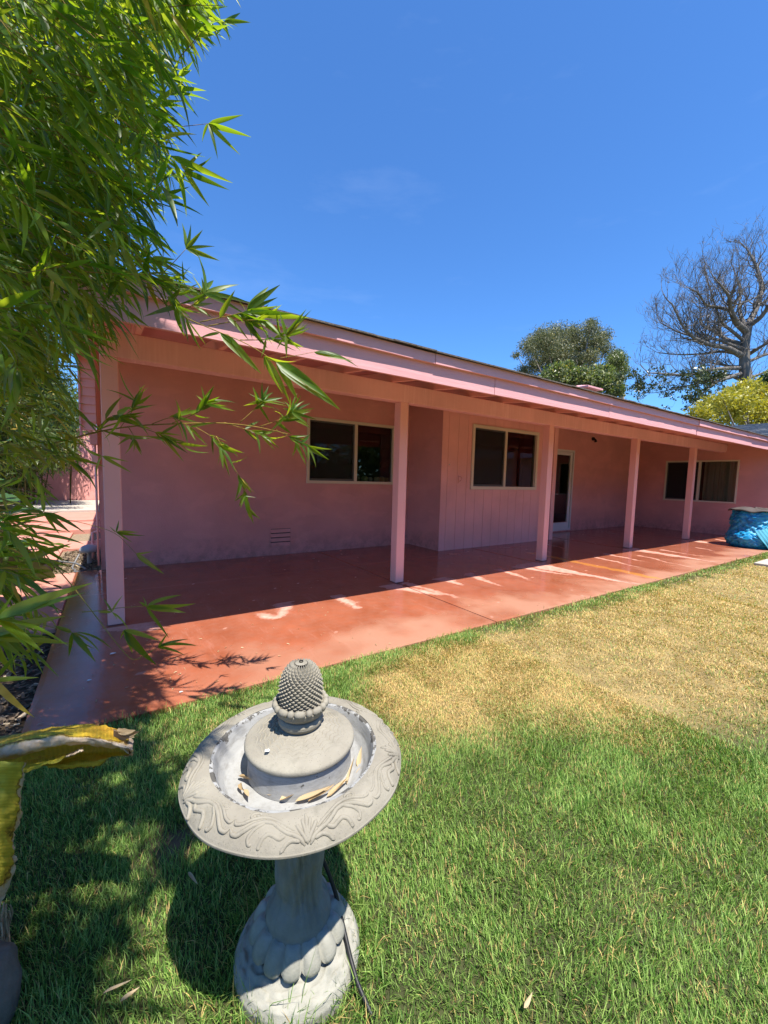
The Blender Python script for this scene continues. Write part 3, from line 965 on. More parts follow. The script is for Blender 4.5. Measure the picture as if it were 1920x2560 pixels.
MB().box(15.9, 16.1, -3.4, 8.4, wz(16.0) - 0.03, wz(16.0) + 0.035).build('ridge_cap', M['roof_grey'], house)
MB().box(13.17, 13.2, -3.4, 2.83, 2.2, 2.43).build('fascia_board', M['trim'], house)
# ceiling over the rooms
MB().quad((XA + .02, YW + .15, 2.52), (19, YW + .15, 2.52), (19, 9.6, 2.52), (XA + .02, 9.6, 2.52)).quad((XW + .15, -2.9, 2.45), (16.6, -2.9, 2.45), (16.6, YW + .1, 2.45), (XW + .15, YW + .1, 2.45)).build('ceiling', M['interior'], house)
# sensor lamp under the recess eave
lf = MB(); lf.tube([(11.12, YR, 2.53), (11.12, YR - 0.05, 2.53)], 0.045, 12); lf.tube([(11.12, YR - 0.05, 2.53), (11.12, YR - 0.09, 2.49), (11.12, YR - 0.10, 2.44)], [0.02, 0.03, 0.04], 10)
lf.build('porch_lamp', M['black'], house, True)
# latch hook on the planks
hk = MB(); hk.box(5.325, 5.365, YB - 0.012, YB + 0.0, 1.24, 1.38); hk.tube([(5.345, YB - .01, 1.36), (5.345, YB - .045, 1.36), (5.37, YB - .05, 1.33), (5.345, YB - .045, 1.29), (5.345, YB - .01, 1.27)], 0.007, 6)
hk.build('latch_hook', M['post'], house)
nl = MB(); nl.tube([(5.085, YB, 1.57), (5.085, YB - .02, 1.575)], 0.008, 8); nl.build('nail', M['white_frame'], house)

# far wing behind the left side
fw = empty('garden_wall', (-2.5, 19.1, 0), 'pink stucco wall closing the side yard behind the tall bamboo thicket', 'wall')
MB().box(-9, -0.16, 19.05, 19.25, -0.05, 2.75).build('wall_panel', M['stucco'], fw)
bevel(MB().box(-9, -0.16, 18.98, 19.32, 2.75, 2.84).build('coping', M['trim'], fw), 0.01)

# ------------------------------------------------------------------ things in and on the house
o = empty('window_curtain', (XW + 0.30, 4.05, 0.6), 'pale curtain hanging in folds behind the right-hand pane of the wing window', 'curtain')
ys = np.linspace(3.55, 4.58, 120)
zz = np.linspace(0.55, 2.2, 6)
V = [(XW + 0.28 + 0.035 * math.sin(y * 46 + 1.2 * math.sin(y * 9)) + 0.02 * math.sin(y * 17 + 3), y, z) for z in zz for y in ys]
mk('cloth', V, grid_faces(len(zz), len(ys)), M['curtain'], o, True)
MB().tube([(XW + .28, 3.4, 2.21), (XW + .28, 5.6, 2.21)], 0.012, 8).build('rod', M['galv'], o)


def lathe(prof, n=24, c=(0, 0, 0), a0=0.0):
    ang = np.linspace(0, 2 * np.pi, n, endpoint=False) + a0
    V = [(c[0] + r * math.cos(t), c[1] + r * math.sin(t), c[2] + z) for (r, z) in prof for t in ang]
    return V, grid_faces(len(prof), n, True)


def sill_item(name, x, prof, mat, label, cat):
    V, F = lathe(prof, 20, (x, YW + 0.16, 1.205))
    o = mk(name, V, F, mat, None, True)
    return tag(o, label, cat, 'ornaments on the window sill')


MB().box(W1[0], W1[1], YW + 0.08, YW + 0.27, 1.18, 1.203).build('inner_sill', M['white_frame'], house)
ball = lambda r: [(max(1e-3, r * math.sin(t)), r - r * math.cos(t)) for t in np.linspace(0, math.pi, 12)]
cyl = lambda r, h: [(1e-3, 0), (r, 0), (r, h), (r * .8, h + .01), (1e-3, h + .01)]
mg = mat_paint('pale_green_glaze', (0.42, 0.55, 0.32), .05, 60, .3); my = mat_paint('yellow_glaze', (0.70, 0.52, 0.20), .05, 60, .3); mw_ = mat_paint('cream_glaze', (0.68, 0.62, 0.48), .05, 60, .3)
sill_item('ornament', 3.99, ball(0.065), mg, 'pale green ball on the sill inside the first porch window', 'ornament')
sill_item('ornament', 4.11, ball(0.055), M['galv'], 'grey ball beside the green one on the inner sill', 'ornament')
sill_item('jar', 4.26, cyl(0.055, 0.10), mw_, 'squat cream jar on the inner sill, middle of the ornaments', 'jar')
sill_item('ornament', 4.385, ball(0.06), my, 'yellow ball on the inner sill between two jars', 'ornament')
sill_item('jar', 4.495, cyl(0.05, 0.09), my, 'yellow jar at the post end of the ornaments on the inner sill', 'jar')

# tap, hose and metal dish by the corner
tap = empty('garden_tap', (-0.30, 7.05, 0), 'pink painted standpipe with tap beside the left corner of the house', 'tap')
b = MB(); b.tube([(-0.26, 7.5, -0.05), (-0.26, 7.5, 0.36), (-0.20, 7.5, 0.38), (-0.14, 7.5, 0.38)], 0.016, 8)
b.tube([(-0.20, 7.45, -0.05), (-0.20, 7.45, 0.26), (-0.14, 7.45, 0.26)], 0.014, 8)
b.build('pipe', M['post'], tap, True)
b = MB(); b.tube([(-0.26, 7.5, 0.20), (-0.26, 7.42, 0.20), (-0.26, 7.39, 0.16)], 0.014, 8); b.tube([(-0.30, 7.45, 0.235), (-0.22, 7.45, 0.235)], 0.008, 6)
b.build('spout', M['post'], tap, True)
V, F = lathe([(0.001, 0.10), (0.05, 0.095), (0.09, 0.075), (0.115, 0.04), (0.12, 0.0), (0.115, 0.0)], 24, (-0.29, 7.1, 0.14))
d = empty('metal_dome', (-0.29, 7.1, 0), 'shiny metal dome cap standing by the pink standpipe', 'cap')
mk('dome', V, F, M['galv'], d, True)
MB().tube([(-0.29, 7.1, -0.05), (-0.29, 7.1, 0.16)], 0.03, 10).build('stem', M['galv'], d)
hs = [(-0.40, 7.05, 0.12), (-0.46, 6.95, 0.0), (-0.47, 6.8, -0.03), (-0.42, 6.68, -0.03), (-0.44, 6.58, -0.03), (-0.38, 6.52, -0.02), (-0.30, 6.60, -0.02), (-0.42, 6.9, 0.02), (-0.58, 7.1, 0.02), (-0.74, 7.25, 0.03)]
t_ = np.linspace(0, len(hs) - 1, 60); hp = np.stack([np.interp(t_, range(len(hs)), [p[i] for p in hs]) for i in range(3)], 1)
for _ in range(3): hp[1:-1] = (hp[:-2] + 2 * hp[1:-1] + hp[2:]) / 4
tag(MB().tube(hp, 0.011, 8).build('garden_hose', mat_paint('grey_hose', (0.16, 0.16, 0.17), .05, 60, .4), None, True), 'grey garden hose looped on the dry soil by the house corner', 'hose')

# ------------------------------------------------------------------ fountain
fx_, fy_ = FC
BX, BY = fx_ - 0.018, fy_ - 0.016
fountain = empty('garden_fountain', (fx_, fy_, -0.02), 'grey cast stone pedestal fountain topped by a pine cone finial', 'fountain')


def polar_surface(rs, zs, n, c, fn=None):
    ang = np.linspace(0, 2 * np.pi, n, endpoint=False)
    R, A = np.meshgrid(rs, ang, indexing='ij')
    Z = np.repeat(np.asarray(zs)[:, None], n, 1)
    if fn is not None:
        R, Z = fn(R, A, Z)
    V = np.stack([c[0] + R * np.cos(A), c[1] + R * np.sin(A), Z], -1).reshape(-1, 3)
    return V, grid_faces(len(rs), n, True)


def dense(prof, k=6):
    P = np.array(prof, float)
    t = np.linspace(0, len(P) - 1, (len(P) - 1) * k + 1)
    return np.interp(t, range(len(P)), P[:, 0]), np.interp(t, range(len(P)), P[:, 1])


# base plate
rs, zs = dense([(0.166, -0.04), (0.168, 0.012), (0.160, 0.030), (0.12, 0.048), (0.09, 0.058), (0.05, 0.065)], 8)


def base_fn(R, A, Z):
    k = np.clip((R - 0.09) / 0.03, 0, 1) * np.clip((0.163 - R) / 0.012, 0, 1)
    sc = np.sin(9 * A + 5 * np.sin(R * 90)) * 0.5 + np.sin(R * 260 + 2.5 * np.sin(9 * A)) * 0.5
    return R, Z + 0.0075 * k * np.clip(sc, -0.2, 1)


V, F = polar_surface(rs, zs, 220, FC, base_fn)
mk('base_plate', V, F, M['stone_pale'], fountain, True)

# petals round the foot
petal_pts = []
NPET = 14
for i in range(NPET):
    a = 2 * math.pi * i / NPET + 0.13
    u = np.linspace(-1, 1, 11); w = np.linspace(0, 1, 13)
    U, Wv = np.meshgrid(u, w, indexing='ij')
    half = (math.pi / NPET) * 1.0 * (0.076 + 0.050 * Wv ** 0.9) * np.sqrt(np.clip(1 - np.clip((Wv - 0.72) / 0.28, 0, 1) ** 2.2, 0.0, 1))
    rad = 0.072 + 0.048 * Wv ** 0.9 + 0.017 * np.sqrt(np.clip(1 - U ** 2, 0, 1)) * np.sqrt(np.clip(1 - np.clip((Wv - 0.75) / 0.25, 0, 1) ** 2, 0, 1))
    zz_ = 0.122 - 0.062 * Wv ** 1.6 + 0.010 * np.sin(Wv * np.pi) * (1 - U ** 2)
    tang = half * U
    X = rad * math.cos(a) - tang * math.sin(a); Y = rad * math.sin(a) + tang * math.cos(a)
    V = np.stack([fx_ + X, fy_ + Y, zz_], -1).reshape(-1, 3)
    inner = V.copy(); ctr = np.array([fx_ + 0.05 * math.cos(a), fy_ + 0.05 * math.sin(a), 0.05])
    inner = inner * 0.82 + ctr * 0.18; inner[:, 2] = np.minimum(inner[:, 2], V[:, 2] - 0.012); inner[:, 2] = np.maximum(inner[:, 2], 0.045)
    F = grid_faces(11, 13)
    nV = len(V); nu, nv = 11, 13
    ring = [i_ * nv for i_ in range(nu)] + [(nu - 1) * nv + j for j in range(1, nv)] + [i_ * nv + nv - 1 for i_ in range(nu - 2, -1, -1)] + [j for j in range(nv - 2, 0, -1)]
    F = F + [(ring[k], ring[k - 1], nV + ring[k - 1], nV + ring[k]) for k in range(len(ring))] + [tuple(nV + x for x in reversed(f)) for f in grid_faces(11, 13)]
    mk('petal', np.concatenate([V, inner]), F, M['stone_pale'], fountain, True)

# carved column
rs, zs = dense([(0.070, 0.06), (0.086, 0.10), (0.089, 0.115), (0.085, 0.135), (0.075, 0.155), (0.062, 0.175), (0.057, 0.195), (0.058, 0.225), (0.065, 0.28), (0.073, 0.34), (0.077, 0.39), (0.076, 0.43), (0.071, 0.465), (0.067, 0.495)], 7)


def col_fn(R, A, Z):
    k = np.clip((Z - 0.12) / 0.06, 0, 1)
    leaf = np.abs(np.sin(2.5 * A + 5.0 * Z))
    rib = np.sin(15 * A + 22 * np.sin(2.5 * A + 5 * Z) * 0.25 + 9 * Z)
    low = np.abs(np.sin(5 * A)) * np.exp(-((Z - 0.16) / 0.03) ** 2)
    sw = np.sin(A * 5 - Z * 60 + 2 * np.sin(A * 3))
    return R + k * (0.011 * (leaf ** 0.35 - 0.75) + 0.0030 * rib + 0.005 * low + 0.0024 * sw), Z


V, F = polar_surface(rs, zs, 180, FC, col_fn)
mk('column', V, F, M['stone_col'], fountain, True)

# basin: underside, rim, inside
BC = (BX, BY)
def lean(V):
    V = np.array(V)
    V[:, 2] += 0.018 * (V[:, 0] - BX) + 0.0 * (V[:, 1] - BY)
    return V


R_OUT, R_IN = 0.272, 0.206
def rim_z(r):
    t = np.clip((r - R_IN) / (R_OUT - R_IN), 0, 1)
    return 0.606 + 0.003 * np.sin(t * 3.0) - 0.034 * t ** 2.6


prof_under = [(0.05, 0.482), (0.085, 0.490), (0.15, 0.510), (0.22, 0.541), (0.258, 0.558), (0.2685, 0.563), (0.2722, 0.567), (0.2722, 0.572), (0.2705, 0.5735)]
rr_ = np.linspace(R_OUT - 0.003, R_IN, 26)
prof_rim = [(r, float(rim_z(r))) for r in rr_]
rs, zs = dense(prof_under, 4)
rs = np.concatenate([rs, [p[0] for p in prof_rim]]); zs = np.concatenate([zs, [p[1] for p in prof_rim]])


def basin_fn(R, A, Z):
    return R * (1 + 0.004 * np.sin(3 * A + 1) + 0.0025 * np.sin(11 * A)), Z + 0.0012 * np.sin(7 * A + R * 40)


V, F = polar_surface(rs, zs, 200, BC, basin_fn)
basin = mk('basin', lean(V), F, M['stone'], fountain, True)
rs, zs = dense([(0.207, 0.6055), (0.199, 0.604), (0.194, 0.592), (0.187, 0.574), (0.172, 0.556), (0.15, 0.547), (0.10, 0.545)], 5)
V, F = polar_surface(rs, zs, 160, BC, lambda R, A, Z: (R * (1 + 0.006 * np.sin(3 * A + 1)), Z))
edge = np.repeat(np.clip((rs - 0.190) / 0.01, 0, 1), 160)
mk('basin_liner', lean(V), F, M['peel'], basin, True, {'edge': edge})


# scroll relief: half-round ropes lying on the rim
def rim_pt(a, r):
    return np.array([BX + r * math.cos(a), BY + r * math.sin(a), float(rim_z(r)) + 0.018 * r * math.cos(a)])


def rope(seq, w, h=0.6):
    """seq of (angle, radius) -> a tapering rope half sunk in the rim"""
    t = np.linspace(0, len(seq) - 1, (len(seq) - 1) * 6 + 1)
    A_ = np.interp(t, range(len(seq)), [s[0] for s in seq]); R2 = np.interp(t, range(len(seq)), [s[1] for s in seq])
    R2 = R_IN + (R2 - 0.216) * (R_OUT - R_IN) / 0.072
    for _ in range(3):
        A_[1:-1] = (A_[:-2] + 2 * A_[1:-1] + A_[2:]) / 4; R2[1:-1] = (R2[:-2] + 2 * R2[1:-1] + R2[2:]) / 4
    P = np.array([rim_pt(a, r) for a, r in zip(A_, R2)])
    tt = np.linspace(0, 1, len(P))
    return P + np.array([0, 0, -0.0012]), w * np.clip(np.minimum(tt / 0.08 + 0.35, (1 - tt) / 0.15 + 0.3), 0.3, 1)


front = math.atan2(-fy_, -fx_) + 0.10      # the palmette faces the viewer
relief = MB()
for k in range(5):
    c0 = front + k * 2 * math.pi / 5
    for s in (-1, 1):
        f = lambda da, r: (c0 + s * da, r)
        for seq, w in (([f(0.02, 0.281), f(0.05, 0.272), f(0.10, 0.266), f(0.16, 0.262), f(0.22, 0.254), f(0.28, 0.244), f(0.36, 0.242), f(0.44, 0.250), f(0.50, 0.261), f(0.55, 0.270), f(0.60, 0.270), f(0.628, 0.262)], 0.0050),
                       ([f(0.08, 0.262), f(0.15, 0.252), f(0.22, 0.243), f(0.30, 0.234), f(0.38, 0.232), f(0.47, 0.240), f(0.54, 0.252), f(0.60, 0.256), f(0.626, 0.248)], 0.0038),
                       ([f(0.16, 0.264), f(0.21, 0.270), f(0.25, 0.266), f(0.30, 0.262), f(0.34, 0.268), f(0.36, 0.279), f(0.355, 0.283)], 0.0052),
                       ([f(0.05, 0.275), f(0.12, 0.272), f(0.16, 0.276), f(0.19, 0.283), f(0.185, 0.285)], 0.0050),
                       ([f(0.34, 0.243), f(0.42, 0.256), f(0.46, 0.270), f(0.44, 0.278), f(0.41, 0.276)], 0.0042),
                       ([f(0.40, 0.227), f(0.44, 0.222), f(0.49, 0.226), f(0.50, 0.235), f(0.46, 0.239), f(0.42, 0.235), f(0.43, 0.230), f(0.46, 0.230)], 0.0032),
                       ([f(0.0, 0.278), f(0.03, 0.268), f(0.065, 0.258), f(0.085, 0.250)], 0.0046),
                       ([f(0.0, 0.276), f(0.015, 0.262), f(0.030, 0.250), f(0.035, 0.240)], 0.0042)):
            P, R3 = rope(seq, w)
            relief.tube(P, R3 * 0.95, 7)
    P, R3 = rope([(c0, 0.280), (c0, 0.262), (c0, 0.244), (c0, 0.228)], 0.0042)
    relief.tube(P, R3 * 0.95, 7)
relief.build('scroll_relief', M['stone'], basin, True)

# drum and lid
rs, zs = dense([(0.134, 0.545), (0.132, 0.57), (0.132, 0.606), (0.10, 0.607)], 6)
V, F = polar_surface(rs, zs, 96, FC)
mk('drum', V, F, M['peel'], fountain, True, {'edge': np.repeat(np.clip((zs - 0.59) / 0.02, 0, 1) * 0.8, 96)})
rs = np.concatenate([[0.10, 0.134, 0.1385, 0.1405, 0.1405, 0.139, 0.1355], np.linspace(0.133, 0.03, 110)])
zs = np.concatenate([[0.6075, 0.6075, 0.609, 0.612, 0.618, 0.6215, 0.6235], 0.6245 + 0.037 * (1 - (np.linspace(0.133, 0.03, 110) / 0.133) ** 1.35)])


def lid_fn(R, A, Z):
    k = np.clip((R - 0.052) / 0.012, 0, 1) * np.clip((0.116 - R) / 0.010, 0, 1)
    ph = (R + 0.0075 * np.abs(np.sin(9 * A + 0.5)) ** 0.8) / 0.0105
    saw = ph - np.floor(ph)
    amp = (0.55 + 0.45 * np.sin(A * 2 + 1.2) ** 2)
    return R, Z + 0.0036 * k * amp * (1 - saw) ** 1.3 * np.clip(saw / 0.12, 0, 1)


V, F = polar_surface(rs, zs, 420, FC, lid_fn)
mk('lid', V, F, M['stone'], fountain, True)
# collar, cup with egg moulding, cone
rs, zs = dense([(0.03, 0.650), (0.052, 0.656), (0.0570, 0.664), (0.0575, 0.672), (0.053, 0.679), (0.040, 0.682)], 5)
V, F = polar_surface(rs, zs, 72, FC)
mk('collar', V, F, M['stone'], fountain, True)
rs, zs = dense([(0.042, 0.679), (0.054, 0.684), (0.063, 0.694), (0.067, 0.706), (0.060, 0.714), (0.040, 0.715)], 6)
V, F = polar_surface(rs, zs, 96, FC, lambda R, A, Z: (R + 0.0012 * np.sin(16 * A) * (Z > 0.685), Z))
cup = mk('cup', V, F, M['stone'], fountain, True)
eg = MB()
for i in range(18):
    a = 2 * math.pi * i / 18 + 0.1
    long = i % 2 == 0
    L_ = 0.0145 if long else 0.0085
    th = np.linspace(0, np.pi, 7); ph = np.linspace(0, 2 * np.pi, 10, endpoint=False)
    V = []
    for p in th:
        for q in ph:
            tx_, ry_, hz_ = L_ * math.cos(p), 0.0085 * math.sin(p) ** 0.6 * math.cos(q), 0.0100 * math.sin(p) ** 0.6 * math.sin(q)
            rad = 0.0650 + ry_ - 0.5 * tx_ ** 2 / 0.06
            V.append((fx_ + rad * math.cos(a) - tx_ * math.sin(a), fy_ + rad * math.sin(a) + tx_ * math.cos(a), 0.713 + hz_))
    eg.add(V, grid_faces(7, 10, True))
eg.build('egg_moulding', M['stone'], cup, True)
# pine cone: rows of pointed scales
N, K = 22, 20
def cone_r(t):
    return 0.0525 * (0.95 + 0.05 * math.sin(min(1, t / 0.35) * math.pi / 2)) * max(0.02, 1 - t ** 3.8) ** 0.5
def cone_z(t):
    return 0.704 + 0.116 * t
Vc, Fc = [], []
rows = []
for k in range(K + 1):
    t = (k / K) * 0.975
    rows.append([(cone_r(t), 2 * math.pi * (j + 0.5 * (k % 2)) / N + 0.018 * k, cone_z(t)) for j in range(N)])
def P3(r, a, z): return (fx_ + r * math.cos(a), fy_ + r * math.sin(a), z)
for k in range(K - 1):
    for j in range(N):
        if k % 2 == 0:
            l, r_ = rows[k + 1][(j - 1) % N], rows[k + 1][j]
        else:
            l, r_ = rows[k + 1][j], rows[k + 1][(j + 1) % N]
        bt, tp = rows[k][j], rows[k + 2][j] if k + 2 <= K else rows[K][j]
        ra = (l[0] + r_[0]) / 2; am = bt[1] + 0.018
        scl = ra / 0.056
        nz = 0.25 if k < K * 0.6 else 0.8
        ap = P3(ra + 0.0080 * scl * (1 - 0.5 * (k / K) ** 3), am, l[2] + 0.0034 + 0.004 * (k / K) ** 2)
        b0 = len(Vc)
        Vc += [P3(*bt), P3(*r_), P3(*tp), P3(*l), ap]
        Fc += [(b0, b0 + 1, b0 + 4), (b0 + 1, b0 + 2, b0 + 4), (b0 + 2, b0 + 3, b0 + 4), (b0 + 3, b0, b0 + 4)]
b0 = len(Vc)
top = [P3(r * 0.99, a, z) for (r, a, z) in rows[K]]
Vc += top + [(fx_, fy_, rows[K][0][2] + 0.003)]
Fc += [(b0 + j, b0 + (j + 1) % N, b0 + N) for j in range(N)]
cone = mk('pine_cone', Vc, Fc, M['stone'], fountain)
V, F = lathe([(0.0055, 0.001), (0.0052, -0.002), (0.004, -0.004), (0.0001, -0.004)], 12, (fx_, fy_, rows[K][0][2] + 0.0045))
mk('nozzle_hole', V, F, M['black'], cone, True)

# cable from the column to the grass
cp = np.array([(fx_ + 0.065, fy_ + 0.02, 0.24), (fx_ + 0.085, fy_ + 0.0, 0.19), (fx_ + 0.10, fy_ - 0.025, 0.13), (fx_ + 0.103, fy_ - 0.05, 0.085), (fx_ + 0.100, fy_ - 0.085, 0.058), (fx_ + 0.092, fy_ - 0.13, 0.042), (fx_ + 0.09, fy_ - 0.17, 0.02), (fx_ + 0.10, fy_ - 0.23, -0.01)])
t_ = np.linspace(0, len(cp) - 1, 44); cp = np.stack([np.interp(t_, range(len(cp)), cp[:, i]) for i in range(3)], 1)
for _ in range(4): cp[1:-1] = (cp[:-2] + 2 * cp[1:-1] + cp[2:]) / 4
tag(MB().tube(cp, 0.0058, 8).build('power_cable', M['black'], None, True), 'black pump cable running down from the column into the grass', 'cable')
# white fleck on the lid
fl = at(667, 1878, 1.0); fl = EYE + (fl - EYE) * ((0.640 - 1.3) / (fl[2] - 1.3))
an = np.linspace(0, 6.283, 9, endpoint=False)
V = [(fl[0] + 0.0065 * (0.7 + 0.5 * rng.random()) * math.cos(a), fl[1] + 0.006 * (0.7 + 0.5 * rng.random()) * math.sin(a), fl[2] + 0.003 * rng.random()) for a in an] + [(fl[0], fl[1], fl[2] + 0.005)]
tag(mk('paint_fleck', V, [(i, (i + 1) % 9, 9) for i in range(9)], mat_paint('white_fleck', (0.8, 0.8, 0.78), .1)), 'small white flake lying on the fountain lid', 'flake')


# leaf blade: u along, v across, gentle fold and curl
def leaf_shape(L, W, bend=0.2, fold=0.25, twist=0.0, nu=8, tipx=0.62):
    t = np.linspace(0, 1, nu)
    w = np.sin(np.pi * np.clip(t, 0, 1) ** tipx) ** 0.85 * (1 - 0.25 * t)
    w[0] = 0.06; w[-1] = 0.004
    w = w / w.max() * W * 0.5
    V = []
    for ti, wi in zip(t, w):
        x = L * ti * (1 - 0.12 * bend * ti); z = -L * bend * ti ** 2 * 0.8
        tw = twist * ti
        for s in (-1, 0, 1):
            y = s * wi; dz = fold * abs(s) * wi
            V.append((x, y * math.cos(tw) - dz * math.sin(tw), z + dz * math.cos(tw) + y * math.sin(tw)))
    return np.array(V), grid_faces(nu, 3)


def basis(d, roll=0.0):
    d = np.asarray(d, float); d = d / (np.linalg.norm(d) + 1e-9)
    up = np.array([0, 0, 1.0]) if abs(d[2]) < 0.96 else np.array([1.0, 0, 0])
    y = np.cross(up, d); y /= np.linalg.norm(y); z = np.cross(d, y)
    c, s = math.cos(roll), math.sin(roll)
    return np.stack([d, c * y + s * z, -s * y + c * z], 1)


dl = [(0.117, -2.55, 0.07), (0.122, -2.35, 0.07), (0.128, -2.2, 0.06), (0.130, -2.02, 0.085), (0.137, -1.85, 0.09), (0.134, -1.60, 0.085), (0.140, -1.42, 0.075), (0.142, -1.12, 0.08), (0.140, -0.92, 0.09), (0.145, -0.70, 0.07), (0.146, 2.95, 0.05), (0.140, -2.95, 0.055), (0.144, 3.1, 0.05)]
DLAB = ['first dry leaf from the left in the row before the drum', 'dry leaf touching the drum, just right of the leftmost one in the front row',
        'dry leaf in the middle left of the row before the drum', 'dry leaf under the front edge of the lid, nearest the viewer', 'broad dry leaf lying flat before the drum, right of the nearest one',
        'dry leaf curling up where the front row turns right', 'thin dry leaf at the right end of the front row', 'dry leaf leaning on the right side of the drum, lower one', 'dry leaf leaning on the right side of the drum, upper one',
        'dry leaf highest on the right, half hidden under the lid', 'brown dry leaf alone at the left of the drum', 'short dry leaf below the brown one left of the drum', 'dry leaf standing upright left of the drum behind the brown one']
for i, (r, a, L_) in enumerate(dl):
    r += rng.uniform(0.008, 0.020); a += rng.normal(0, 0.07); L_ *= rng.uniform(0.7, 1.1)
    V, F = leaf_shape(L_, 0.010 + 0.003 * rng.random(), -0.2, rng.uniform(0.4, 1.1), rng.uniform(-1.5, 1.5), 9)
    sg = rng.normal(0, 0.45); d_ = (-math.sin(a + sg), math.cos(a + sg), 0.05 + 0.12 * rng.random())
    B = basis(d_, rng.uniform(-0.6, 0.6))
    o = mk('dry_leaf', V @ B.T + np.array([fx_ + (r - 0.001) * math.cos(a), fy_ + (r - 0.001) * math.sin(a), 0.553]), F, M['dry_leaf'], None, True, {'rnd': np.full(len(V), rng.random() * 0.8)})
    tag(o, DLAB[i], 'dry leaf', 'dry leaves in the fountain basin')

# ------------------------------------------------------------------ bamboo beside the patio
bamboo = empty('bamboo', (-1.0, 2.9, -0.05), 'tall leafy bamboo arching over the lawn and patio from the left bed', 'bamboo')
VAR = [leaf_shape(1.0, w, b, f, tw) for (w, b, f, tw) in ((0.15, 0.10, 0.35, 0.1), (0.14, 0.32, 0.25, -0.3), (0.165, 0.2, 0.5, 0.25), (0.105, 0.5, 0.3, 0.4), (0.115, -0.08, 0.4, -0.15), (0.12, 0.35, 0.15, 0.0))]
LEAVES = []      # (origin, basis, length, variant)
twigs = MB()


def shades_banana(p):
    g_ = np.asarray(p) + np.array([-0.02, 0.405, -1.0]) * (p[2] - 0.6)
    if -0.42 < g_[0] < 0.12 and 1.10 < g_[1] < 1.50: return True
    h_ = np.asarray(p) + np.array([-0.02, 0.405, -1.0]) * (p[2] - 1.55)
    return p[2] > 2.5 and 0.22 < h_[0] < 0.95 and 1.4 < h_[1] < 2.4


def add_leaf(p, d, L, roll=None, v=None):
    if p[2] > 1.7 and shades_banana(p) and rng.random() < 0.9: return
    if roll is None and rng.random() < 0.03: d = np.asarray(d, float) + np.array([0, 0, -1.2]); L = L * 0.7
    LEAVES.append((np.asarray(p, float), basis(d, rng.normal(0, 0.6) if roll is None else roll), L, int(rng.integers(len(VAR))) if v is None else v))


def face_roll(p, d, jit=0.75):
    d = np.asarray(d, float); d = d / np.linalg.norm(d)
    up = np.array([0, 0, 1.0]) if abs(d[2]) < 0.96 else np.array([1.0, 0, 0])
    y = np.cross(up, d); y /= np.linalg.norm(y); z = np.cross(d, y)
    t = EYE - np.asarray(p); t = t + np.array([0, 0, 0.4])
    return math.atan2(-t @ y, t @ z) + rng.normal(0, jit)


def spray(tip, d, n=6, size=0.14, spread=0.75, twig=0.2, droop=0.25):
    """a twig that ends at tip, with leaves fanned along its last part"""
    d = np.asarray(d, float); d = d / np.linalg.norm(d)
    start = np.asarray(tip) - d * twig + np.array([0, 0, 0.04 * twig])
    P = np.array([start, (start + tip) / 2 + rng.normal(0, 0.008, 3), tip])
    twigs.tube(P, [0.0016, 0.0013, 0.0008], 4, False)
    side = basis(d, rng.uniform(0, 6.28))[:, 1]
    for i in range(n):
        t = 1 - (i / max(1, n)) ** 1.2 * 0.75
        p = P[0] + (P[-1] - P[0]) * t
        s = (1 if i % 2 else -1) * spread * (0.15 + 0.85 * min(1, i / 2.0))
        dd = d + side * s * rng.uniform(0.6, 1.2) + rng.normal(0, 0.20, 3) + np.array([0, 0, -droop * rng.uniform(0.3, 1.4)])
        add_leaf(p, dd, size * rng.uniform(0.65, 1.2), None, int(rng.integers(3, 6)) if rng.random() < 0.75 else None)


POLY = np.array([(-60, -60), (575, -60), (560, 15), (505, 60), (480, 110), (470, 190), (455, 260), (440, 330), (445, 400), (430, 440), (400, 500), (405, 560), (395, 620), (405, 680), (370, 740), (300, 790), (250, 840), (200, 880), (120, 930), (-60, 985)], float)


def inside(u, v, poly=POLY):
    n = len(poly); r = False; j = n - 1
    for i in range(n):
        xi, yi = poly[i]; xj, yj = poly[j]
        if (yi > v) != (yj > v) and u < (xj - xi) * (v - yi) / (yj - yi) + xi: r = not r
        j = i
    return r


IMG_R = CR[0]; IMG_D = -CR[1]; IMG_F = CR[2]
# culms: rise from the bed and arch over
CULM = [((-1.05, 2.75), (-0.25, 2.35, 3.4)), ((-1.25, 3.05), (-0.45, 2.75, 4.2)), ((-0.85, 3.05), (0.05, 2.7, 2.9)), ((-1.0, 2.45), (-0.35, 1.5, 3.9)), ((-1.4, 2.6), (-0.5, 1.0, 4.3)), ((-0.95, 3.3), (-0.25, 3.0, 3.9)), ((-1.15, 2.9), (-0.7, 2.2, 4.6)), ((-0.8, 2.7), (0.1, 1.9, 3.3)), ((-1.3, 2.4), (-0.3, 0.4, 3.8))]
for (b0, tp) in CULM:
    t = np.linspace(0, 1, 22)
    p0 = np.array([b0[0], b0[1], -0.06]); p2 = np.array(tp); p1 = np.array([b0[0] + 0.1 * (tp[0] - b0[0]), b0[1] + 0.1 * (tp[1] - b0[1]), tp[2] * 0.72])
    C_ = ((1 - t) ** 2)[:, None] * p0 + (2 * t * (1 - t))[:, None] * p1 + (t ** 2)[:, None] * p2
    cm = MB().tube(C_, np.linspace(0.013, 0.004, 22), 8)
    for k in range(2, 21, 2):
        cm.tube(C_[k:k + 2] * np.array([1, 1, 1]) if False else np.array([C_[k] - (C_[k + 1] - C_[k]) * 0.04, C_[k], C_[k] + (C_[k + 1] - C_[k]) * 0.04]), [0.012 - 0.0004 * k, 0.0155 - 0.0005 * k, 0.012 - 0.0004 * k], 8, False)
    cm.build('culm', M['cane'], bamboo, True)

